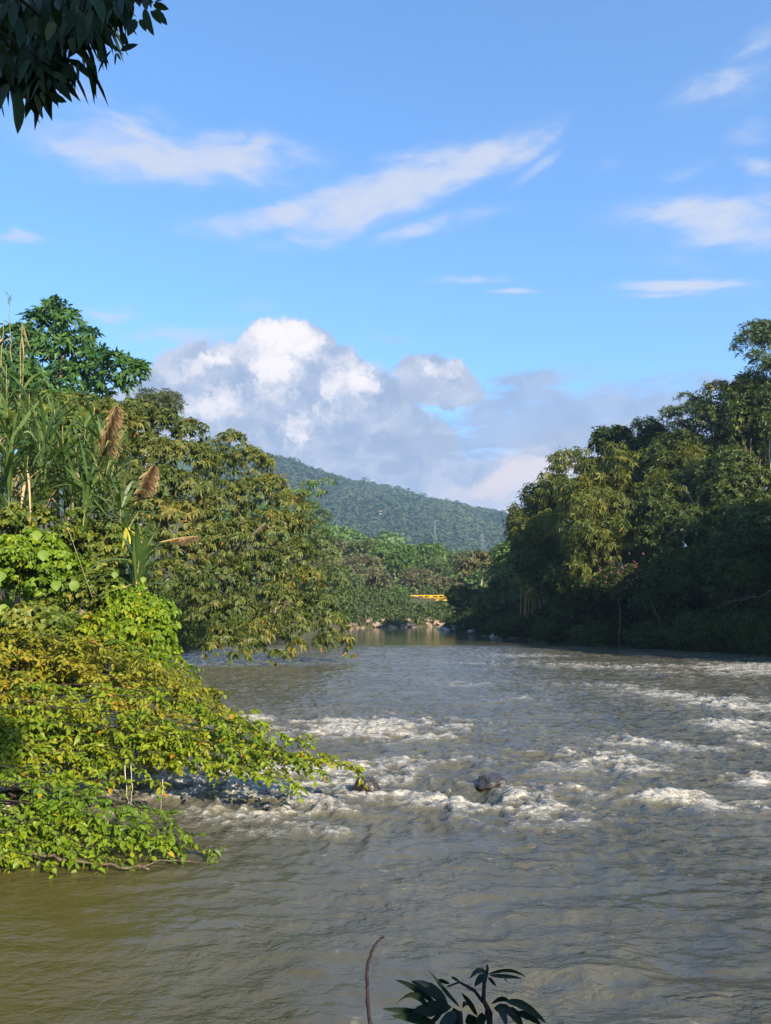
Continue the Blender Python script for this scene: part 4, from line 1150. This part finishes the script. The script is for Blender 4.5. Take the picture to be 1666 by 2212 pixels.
tp = thing('tall_reed', at(28, 800, 37), 'thin tall reed with a wispy head against the sky', 'reed')
b = np.array(tp.location)
link('stem', tube_mesh('stem', wobble(np.random.default_rng(3), (0, 0, 0), at(20, 635, 37) - b, 9, .02), np.linspace(.035, .012, 9), M['cane_stem'], 5), tp)
rng = np.random.default_rng(4)
for q in range(6): blade(tp, at(20, 660 - q * 4, 37) - b, (rng.normal() * .4, rng.normal() * .4, 1), .45, .05, .2, .3, rng)
for (px, py, pf) in [(48, 700, 900), (8, 690, 880)]:
    c_ = thing('dry_reed', at(px - 8, pf, 36), 'pale dry reed rising beside the tall tree, with a frayed top' if px > 20 else 'dry reed at the picture edge rising over the cane', 'reed')
    link('stem', tube_mesh('stem', wobble(rng, (0, 0, 0), at(px, py, 36) - np.array(c_.location), 8, .02), np.linspace(.05, .02, 8), M['cane_stem'], 5), c_)
    for q in range(5): blade(c_, at(px, py + q * 14, 36) - np.array(c_.location), (rng.normal(), rng.normal(), -.6), .9, .08, .3, 1.0, rng, 'plume', 'dry_leaf')
ylw = thing('yellow_leaf_plant', at(270, 1185, 28.5), 'plant with drooping bright yellow leaves beside the thin brown plume', 'plant')
b = np.array(ylw.location)
link('stem', tube_mesh('stem', np.array([(0, 0, -.6), at(278, 1140, 28.5) - b, at(300, 1105, 28.7) - b]), [.04, .03, .02], M['cane_stem'], 5), ylw)
for (px, py, dx_, dz_, L_, W_) in [(276, 1142, -.15, -1, .75, .26), (278, 1142, .25, -1, .7, .2), (280, 1145, .9, -.5, .6, .1), (282, 1150, 1, -.35, .7, .12), (284, 1148, .7, -.7, .6, .12), (285, 1120, .6, .5, .9, .1)]:
    blade(ylw, at(px, py, 28.4) - b, (dx_, -.25, dz_), L_, W_, .1, rng.uniform(), rng, 'yellow')

# ------------------------------------------------------------------ rocks
def rock_mesh(name, seed, mat, sub=3, rough=.28):
    import bmesh
    bm = bmesh.new()
    bmesh.ops.create_icosphere(bm, subdivisions=sub, radius=1)
    V = np.array([v.co[:] for v in bm.verts])
    bm.verts.ensure_lookup_table()
    Ft = np.array([[v.index for v in f.verts] for f in bm.faces])
    bm.free()
    rng = np.random.default_rng(seed)
    for q in range(7):                       # facets, as if split along planes
        n = unit(rng.normal(size=3))
        dd = V @ n
        lim = rng.uniform(.55, .85)
        V = V - np.maximum(dd - lim, 0)[:, None] * n * .9
    f = fbm(V[:, 0] * 1.7 + seed, V[:, 1] * 1.7 + V[:, 2] * 1.3, 4, seed) - .5
    V = V * (1 + f[:, None] * rough * 2)
    return new_mesh(name, V, Ft, [M[mat]], smooth=sub > 2)

def rock(name, label, p, s, seed, mat, group=None, rot=0.0):
    o = link(name, rock_mesh(name, seed, mat, 4))
    o.location = [float(v) for v in p]
    o.scale = s
    o.rotation_euler = (0, 0, rot)
    o['label'] = label
    o['category'] = 'rock'
    if group: o['group'] = group
    return o
rock('river_rock', 'small dark wet rock breaking the rapids, pointed on top', on_water(792, 1722) + np.array([0, .2, .06]), (.29, .30, .36), 1, 'rock_wet', 'rocks in the rapids', .3)
rock('river_rock', 'wide low dark rock in the rapids with water sliding over it', on_water(1068, 1708) + np.array([0, .3, .08]), (.40, .45, .27), 2, 'rock_wet', 'rocks in the rapids', -.2)
rock('river_rock', 'dark boulder at the picture edge below the drooping shrub', on_water(20, 1765) + np.array([-.2, .5, .05]), (.7, .5, .42), 3, 'rock_wet', None, .1)
rngr = np.random.default_rng(77)
base_p = [rock_mesh('boulder', 20 + q, 'rock_pale', 3) for q in range(5)]
base_g = [rock_mesh('boulder', 40 + q, 'rock_grey', 3) for q in range(4)]
def boulders(n, pts, meshes, label, group, smin, smax):
    ln = np.array(pts, float)
    for q in range(n):
        t_ = rngr.uniform(0, len(ln) - 1)
        x, y = [np.interp(t_, np.arange(len(ln)), ln[:, k]) for k in (0, 1)]
        x += rngr.normal() * .5; y += rngr.normal() * .9
        s = rngr.uniform(smin, smax) * (1.5 if q % 7 == 0 else 1)
        o = link('boulder', meshes[q % len(meshes)])
        o.location = (x, y, max(float(height(x, y)), -.1) + s * .15)
        o.scale = (s * rngr.uniform(.9, 1.6), s, s * rngr.uniform(.55, .9))
        o.rotation_euler = (rngr.normal() * .2, rngr.normal() * .2, rngr.uniform(0, 6.28))
        o['label'] = label; o['category'] = 'rock'; o['group'] = group
boulders(64, [(-14, 205), (-11, 213), (-5, 218.5), (2, 222), (9, 227.5), (16, 232), (22, 237)], base_p, 'pale brown boulder in the row along the far waterline', 'boulders along the far waterline', .5, 1.05)
boulders(22, [(15, 178), (14, 188), (15, 196), (17, 160), (20, 132)], base_g, 'grey boulder at the foot of the shaded bank by the bend', 'grey boulders by the bend', .5, 1.1)
boulders(10, [(-21, 96), (-19.5, 110), (-17, 130)], base_p, 'brown boulder under the great spreading tree', 'boulders under the spreading tree', .4, .8)

# ------------------------------------------------------------------ yellow truss bridge
BA, BB = at(884, 1297, 252), np.array([66.0, 238.0, 0])
BB[2] = BA[2] - .2
L_B = np.linalg.norm(BB - BA)
br = thing('footbridge', BA, 'yellow steel truss footbridge crossing the far bend of the river', 'bridge')
br.rotation_euler = (0, 0, math.atan2(BB[1] - BA[1], BB[0] - BA[0]))
def boxm(name, lo, hi, mat):
    lo, hi = np.array(lo, float), np.array(hi, float)
    c = np.array([[i_, j_, k_] for i_ in (0, 1) for j_ in (0, 1) for k_ in (0, 1)])
    V = lo + (hi - lo) * c
    Q = np.array([[0, 1, 3, 2], [4, 6, 7, 5], [0, 4, 5, 1], [2, 3, 7, 6], [0, 2, 6, 4], [1, 5, 7, 3]])
    return new_mesh(name, V, Q, [M[mat]])
PB, TH, BW = 2.4, 1.55, 1.9
npan = int(L_B / PB)
post = boxm('post', (-.08, -.08, .13), (.08, .08, TH - .1), 'bridge')
dl = math.hypot(PB, TH - .2)
diag = boxm('diagonal', (0, -.05, -.05), (dl, .05, .05), 'bridge')
xb = boxm('cross_beam', (-.09, -BW / 2 + .1, -.13), (.09, BW / 2 - .1, -.01), 'bridge')
for sgn in (-1, 1):
    yb = sgn * BW / 2
    for z0, z1, nm in ((-.14, .13, 'bottom_chord'), (TH - .1, TH + .12, 'top_chord'), (TH * .5 - .04, TH * .5 + .04, 'hand_rail')):
        off = .0 if nm != 'hand_rail' else -sgn * .12
        link(nm, boxm(nm, (0, yb - .09 + off, z0), (npan * PB, yb + .09 + off - (.1 if nm == 'hand_rail' else 0), z1), 'bridge'), br)
    for q in range(npan + 1):
        link('post', post, br).location = (q * PB, yb, 0)
        if q < npan:
            o = link('diagonal', diag, br)
            o.location = (q * PB, yb + sgn * .035, .12 if q % 2 == 0 else TH - .1)
            o.rotation_euler = (0, (-1 if q % 2 == 0 else 1) * math.atan2(TH - .2, PB), 0)
for q in range(npan + 1): link('cross_beam', xb, br).location = (q * PB, 0, 0)
link('deck', boxm('deck', (0, -BW / 2 + .1, 0), (npan * PB, BW / 2 - .1, .08), 'plank'), br)
zg = float(height(BA[0], BA[1]))
link('abutment', boxm('abutment', (-1.4, -1.2, zg - BA[2] - 1), (-.02, 1.2, -.2), 'rock_grey'), br)
link('abutment', boxm('abutment', (npan * PB + .02, -1.3, -BA[2] - 1), (npan * PB + 2.5, 1.3, -.16), 'rock_grey'), br)

# ------------------------------------------------------------------ far houses and pylons on the hill
def on_hill(px, py):
    d = ray(px, py)
    for y in np.arange(560, 2300, 4.0):
        p = CAM + d * (y / d[1])
        if height(p[0], p[1]) + 5 > p[2]: return p
    return CAM + d * (1990 / d[1])
for (px, py, s, lb) in [(737, 1083, 4.2, 'small white house alone on the upper slope of the blue hill'), (822, 1114, 2.6, 'tiny white hut lower down on the blue hill')]:
    p = on_hill(px, py)
    p[2] = float(height(p[0], p[1])) + 8
    h_ = thing('hill_house', p, lb, 'house', 'houses on the blue hill')
    link('wall', boxm('wall', (-s, -3, -9), (s, 3, 3.2), 'white'), h_)
    V = np.array([[-s - .6, -3.6, 3.25], [s + .6, -3.6, 3.25], [s + .6, 3.6, 3.25], [-s - .6, 3.6, 3.25], [-s - .6, 0, 5.6], [s + .6, 0, 5.6]])
    link('roof', new_mesh('roof', V, [np.array([[0, 1, 5, 4], [2, 3, 4, 5], [3, 2, 1, 0]]), np.array([[0, 4, 3], [1, 2, 5]])], [M['tile']]), h_)
    for k in (-.5, .4):
        link('window', boxm('window', (s * k - .5, -3.05, .6), (s * k + .5, -2.9, 2.2), 'dark'), h_)
def pylon(label, px, py, h_):
    p = on_hill(px, py)
    p[2] = float(height(p[0], p[1]))
    root = thing('power_pylon', p, label, 'pylon', 'pylons on the blue hill')
    w0, w1 = 4.0, .9
    for sx_ in (-1, 1):
        for sy_ in (-1, 1):
            link('leg', tube_mesh('leg', [(sx_ * w0, sy_ * w0, 0), (sx_ * w1, sy_ * w1, h_ * .7), (sx_ * w1 * .6, sy_ * w1 * .6, h_)], [.32, .28, .2], M['steel'], 4), root)
    for k in range(6):
        f0, f1 = k / 6, (k + 1) / 6
        r0, r1 = w0 + (w1 - w0) * min(f0 / .7, 1), w0 + (w1 - w0) * min(f1 / .7, 1)
        for sg in (-1, 1):
            link('brace', tube_mesh('brace', [(-r0 * sg, -r0, h_ * f0), (r1 * sg, -r1, h_ * f1)], [.18, .18], M['steel'], 4), root)
    for f in (.72, .84, .96):
        link('arm', tube_mesh('arm', [(-7 * (1.6 - f), 0, h_ * f), (0, 0, h_ * f + 1), (7 * (1.6 - f), 0, h_ * f)], [.2, .35, .2], M['steel'], 4), root)
pylon('larger lattice pylon on the lower slope of the blue hill', 940, 1180, 46)
pylon('smaller lattice pylon further along the slope of the blue hill', 1043, 1200, 40)

# ------------------------------------------------------------------ near bank: plant, dry stem, mango tree, added shade bush
def big_leaf(root, p0, p1, W, mats, tint, rng, bend=.12, name='leaf', face=None, n=9):
    """leathery leaf with a folded midrib and an arched length"""
    p0, p1 = np.asarray(p0, float), np.asarray(p1, float)
    L = np.linalg.norm(p1 - p0)
    d = (p1 - p0) / L
    face = unit(np.array(face if face is not None else (rng.normal() * .4, -1, rng.normal() * .4)))
    side = unit(np.cross(face, d))
    nor = np.cross(d, side)
    s = np.linspace(0, 1, n)[:, None]
    arch = bend * L * 4 * s * (1 - s)
    mid_ = p0 + d * L * s + np.array([0, 0, 1.0]) * arch + side * (np.sin(s * 5 + rng.uniform(0, 6)) * L * .012)
    wd = W * .5 * (np.sin(np.pi * np.clip(s, 0, 1) ** .8) ** .75) * (1 + .07 * np.sin(s * 23 + rng.uniform(0, 6))) + .0006
    V = np.concatenate([mid_ - side * wd + nor * wd * .3, mid_, mid_ + side * wd + nor * wd * .3])
    i_ = np.arange(n - 1)
    Q = np.concatenate([np.stack([i_, i_ + n, i_ + n + 1, i_ + 1], -1), np.stack([i_ + n, i_ + 2 * n, i_ + 2 * n + 1, i_ + n + 1], -1)])
    return link(name, new_mesh(name, V, Q, [M[mats]], {'tint': np.full(len(V), tint)}, True), root)

def cp(cx, cy_): return ((1350 + cx * .6) / 1.844, (3600 + cy_ * .6) / 1.844)
rng = np.random.default_rng(2024)
PY = 2.2
pl_b = np.array([.30, 2.25, float(height(.30, 2.25))])
plant = thing('broadleaf_plant', pl_b, 'dark leathery-leaved plant rising at the bottom of the view, in shade', 'plant')
def pw(cx, cy_, dY=0.0):
    return at(*cp(cx, cy_), PY + dY) - pl_b
node = pw(800, 720)
node2 = pw(1000, 720)
for pts, r in [([(0, 0, -.05), node * .5 + np.array([.02, 0, 0]), node], [.014, .011, .008]), ([(.03, 0, -.05), node2 * .55, node2, pw(960, 640), pw(965, 530), pw(985, 450), pw(985, 410)], [.013, .01, .008, .006, .005, .004, .003]),
               ([pw(955, 650), pw(900, 575), pw(800, 520), pw(720, 550)], [.005, .005, .003, .002])]:
    link('stem', tube_mesh('stem', np.array(pts, float), r, M['stem_dark'], 6), plant)
LV = [((655, 675), (375, 510), 48, .12), ((725, 675), (480, 512), 84, .10), ((800, 685), (592, 445), 24, .02), ((595, 685), (378, 668), 56, .35), ((535, 705), (290, 695), 44, -.03), ((750, 690), (452, 745), 96, .10), ((645, 792), (350, 742), 90, .06), ((920, 745), (815, 590), 46, .10),
      ((860, 665), (822, 690), 30, .1), ((975, 685), (1012, 810), 64, 0), ((1010, 665), (1145, 655), 46, .25), ((1105, 648), (1380, 790), 54, .14), ((1060, 680), (1112, 815), 72, .05), ((1170, 720), (1345, 815), 62, .15), ((760, 690), (785, 830), 84, 0), ((860, 730), (905, 830), 90, .0),
      ((985, 470), (868, 500), 34, .25), ((985, 470), (903, 552), 58, .1), ((985, 465), (1240, 484), 24, .10), ((1000, 475), (1215, 500), 26, .05), ((990, 490), (1045, 548), 22, .08), ((985, 460), (935, 432), 18, .1), ((990, 450), (985, 400), 16, 0), ((1080, 480), (1125, 525), 16, 0),
      ((735, 525), (650, 520), 42, .1), ((800, 515), (745, 485), 18, .05), ((820, 520), (815, 495), 12, 0), ((1100, 700), (1230, 830), 70, .1), ((700, 700), (560, 830), 80, .05), ((950, 720), (930, 830), 70, 0), ((780, 720), (660, 830), 80, 0), ((1030, 690), (1180, 740), 60, .12)]
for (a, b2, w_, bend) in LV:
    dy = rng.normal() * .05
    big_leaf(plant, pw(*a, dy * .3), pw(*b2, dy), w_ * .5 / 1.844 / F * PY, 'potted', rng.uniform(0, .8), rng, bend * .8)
ds_pts = [cp(*q) for q in [(215, 860), (205, 790), (190, 600), (184, 430), (212, 330), (245, 262), (300, 215)]]
db = np.array([at(*ds_pts[0], 2.1)[0] + .05, 2.15, 0]); db[2] = float(height(db[0], db[1]))
dstem = thing('dry_plant', db, 'thin leafless purplish stem standing beside the leathery-leaved plant', 'plant')
W_ = np.array([[0, 0, -.05]] + [at(*q, 2.1) - db for q in ds_pts])
tt = np.linspace(0, len(W_) - 1, 40)
cu = np.stack([np.interp(tt, np.arange(len(W_)), W_[:, k]) for k in range(3)], 1)
cu[1:-1, 0] += np.random.default_rng(3).normal(size=38) * .0012
link('stalk', tube_mesh('stalk', cu, np.linspace(.0060, .0024, 40) * (1 + .25 * (np.arange(40) % 5 == 0)), M['stem_dark'], 7), dstem)

MY = 4.0
mg_b = np.array([-4.6, -1.2, float(height(-4.6, -1.2)) - .1])
mango = thing('mango_tree', mg_b, 'dark-leaved tree whose drooping leaves hang into the top corner of the sky', 'tree')
rng = np.random.default_rng(55)
trk = wobble(rng, (0, 0, -.2), (.5, .8, 4.6), 9, .05)
link('trunk', tube_mesh('trunk', trk, np.linspace(.30, .2, 9), M['bark_dark'], 9), mango)
def mp(px, py, dY=0.0): return at(px, py, MY + dY) - mg_b
hubs = []
for (px, py, dY) in [(330, 5, 0), (270, 30, .1), (215, 45, -.1), (150, 60, 0), (90, 80, .15), (30, 110, -.1), (250, -20, .2), (130, 0, .2), (40, 30, .2), (300, -40, .1), (-40, 60, 0), (200, 95, .1), (110, 140, 0), (10, 160, .1), (60, 160, -.1), (255, 80, 0), (170, 110, 0), (340, -30, 0)]:
    hubs.append(mp(px, py, dY))
for q, h_ in enumerate(hubs):
    k = int(rng.integers(5, 9))
    cu = bezier(trk[k], (trk[k] + h_) * .5 + np.array([0, 0, .7]), h_, 10)
    link('branch', tube_mesh('branch', cu, np.linspace(.05 if q % 4 == 0 else .025, .006, 10), M['bark_dark'], 5), mango)
ML = [((150, 760), (150, 1115), 100), ((290, 780), (360, 990), 52), ((490, 670), (600, 850), 72), ((405, 780), (555, 848), 70), ((470, 680), (500, 785), 22), ((590, 520), (605, 675), 54), ((650, 520), (655, 665), 42), ((700, 470), (706, 592), 22), ((715, 480), (782, 566), 62), ((825, 420), (835, 516), 50),
      ((930, 415), (815, 607), 70), ((962, 440), (958, 542), 26), ((970, 440), (1005, 502), 20), ((1000, 425), (1147, 368), 60), ((1000, 270), (1070, 382), 74), ((1160, 160), (1215, 262), 60), ((1190, 80), (1280, 297), 84), ((1250, 90), (1340, 202), 52), ((1280, 80), (1388, 212), 80), ((1270, 40), (1403, 76), 62),
      ((1285, 22), (1362, -2), 34), ((1125, 160), (1062, 303), 82), ((70, 690), (-5, 925), 120), ((15, 860), (38, 978), 26), ((240, 720), (233, 855), 44), ((340, 760), (370, 862), 42), ((120, 720), (190, 800), 60), ((420, 600), (560, 690), 80), ((520, 560), (580, 650), 60), ((300, 130), (250, 330), 80), ((850, 80), (930, 60), 70), ((330, 540), (450, 625), 60), ((330, 660), (375, 780), 50)]
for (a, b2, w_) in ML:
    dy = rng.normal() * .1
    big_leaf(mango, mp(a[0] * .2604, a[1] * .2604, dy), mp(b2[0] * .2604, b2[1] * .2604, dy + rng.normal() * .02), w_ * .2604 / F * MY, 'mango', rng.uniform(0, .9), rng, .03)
cnt = 0
def inside(px, py):
    return py < np.interp(px, [-60, 0, 60, 120, 165, 215, 290, 330, 360], [225, 205, 185, 150, 125, 95, 55, 18, 0])
while cnt < 255:
    px, py = rng.uniform(-40, 345), rng.uniform(-60, 190)
    tp_ = (px + rng.normal() * 14, py + rng.uniform(30, 75))
    if not inside(*tp_): continue
    dy = rng.uniform(-.35, .6)
    big_leaf(mango, mp(px, py, dy), mp(*tp_, dy + rng.normal() * .08), rng.uniform(.035, .06), 'mango', float(np.clip(rng.normal() * .25 + .4, 0, 1)), rng, .04, n=6)
    cnt += 1
# the rest of its crown, over and behind the viewer
Cs = np.array([at(px, py, Y) for px, py, Y in [(20, 20, 5.2), (100, 10, 5.1), (180, 0, 5.0), (190, -15, 4.9), (60, 80, 5.2), (140, 65, 5.0), (210, 30, 4.9), (20, 120, 5.1), (90, 110, 5), (-30, 60, 5.2), (-30, 140, 5), (160, -35, 4.8), (60, 150, 5), (160, 95, 4.9), (10, -60, 5), (120, -60, 5), (140, -70, 4.8), (150, -90, 4.6), (-90, 20, 5), (-90, 120, 5)]]
              + [tuple(np.array(p) + np.array(sv) * t_) for t_ in (4.6, 6.6, 8.8) for p in [(-2.4, 4, 6.0), (-2.1, 4, 6.9), (-1.6, 4.1, 6.6), (-1.2, 4, 7.4), (-1.9, 4.3, 7.7), (-.8, 4, 7.9)]]  # clumps added along the sun direction to shade the leaves in view
              + [(2.5, -5, 11.6), (4.2, -4.5, 12), (1.0, -6, 11.8), (-2.0, -4.5, 11.5), (-.5, -6, 12)], float)
Rs = np.full((len(Cs), 3), .72); Rs[:20, :] = .19; Rs[-5:, :] = 1.3; Rs[:, 2] *= .75
rng2 = np.random.default_rng(56)
stuff('foliage', crown_mesh('foliage', rng2, Cs, Rs, 'right', 'mango', mg_b, True, L=.24, W=.07, k=8, droop=1.0, cover=1.3), '', '', mango)
for c_ in Cs[20::3]:
    link('branch', tube_mesh('branch', wobble(rng2, trk[-1], c_ - mg_b, 7, .06, .05), np.linspace(.1, .03, 7), M['bark_dark'], 6), mango)
rng3 = np.random.default_rng(57)
Cb = np.array([.90, 1.15, 3.36]) + unit(rng3.normal(size=(30, 3))) * rng3.uniform(.3, 1, (30, 1)) * np.array([.22, .12, .24])
tree('shade_bush', 'dense bush added out of view on the near bank to shade the leathery-leaved plant', 'bush', Cb, np.full((30, 3), .10), 'right', 'mango', 58, base=(1.05, 1.1), trunk_r=.03, L=.09, W=.05, k=6, cover=3.0)  # unseen bush, added to keep the sun off the plant
print('foliage tris', NTRI[0], 'objects', len(scene.objects))

# ------------------------------------------------------------------ air
HAZE = 0.00020
hz = link('haze', boxm('haze', (-3400, -1700, -6), (3400, 5600, 560), 'white'))
hz.data.materials.clear()
m, t = new_mat('haze_air')
pv = t.n('ShaderNodeVolumePrincipled')
pv.inputs['Color'].default_value = (.50, .70, .98, 1)
pv.inputs['Density'].default_value = HAZE
pv.inputs['Anisotropy'].default_value = .2
o = t.n('ShaderNodeOutputMaterial')
t.put(o.inputs['Volume'], pv.outputs[0])
hz.data.materials.append(m)
hz['kind'] = 'stuff'
hz['label'] = 'thin blue haze in the air of the valley'
hz['category'] = 'haze'
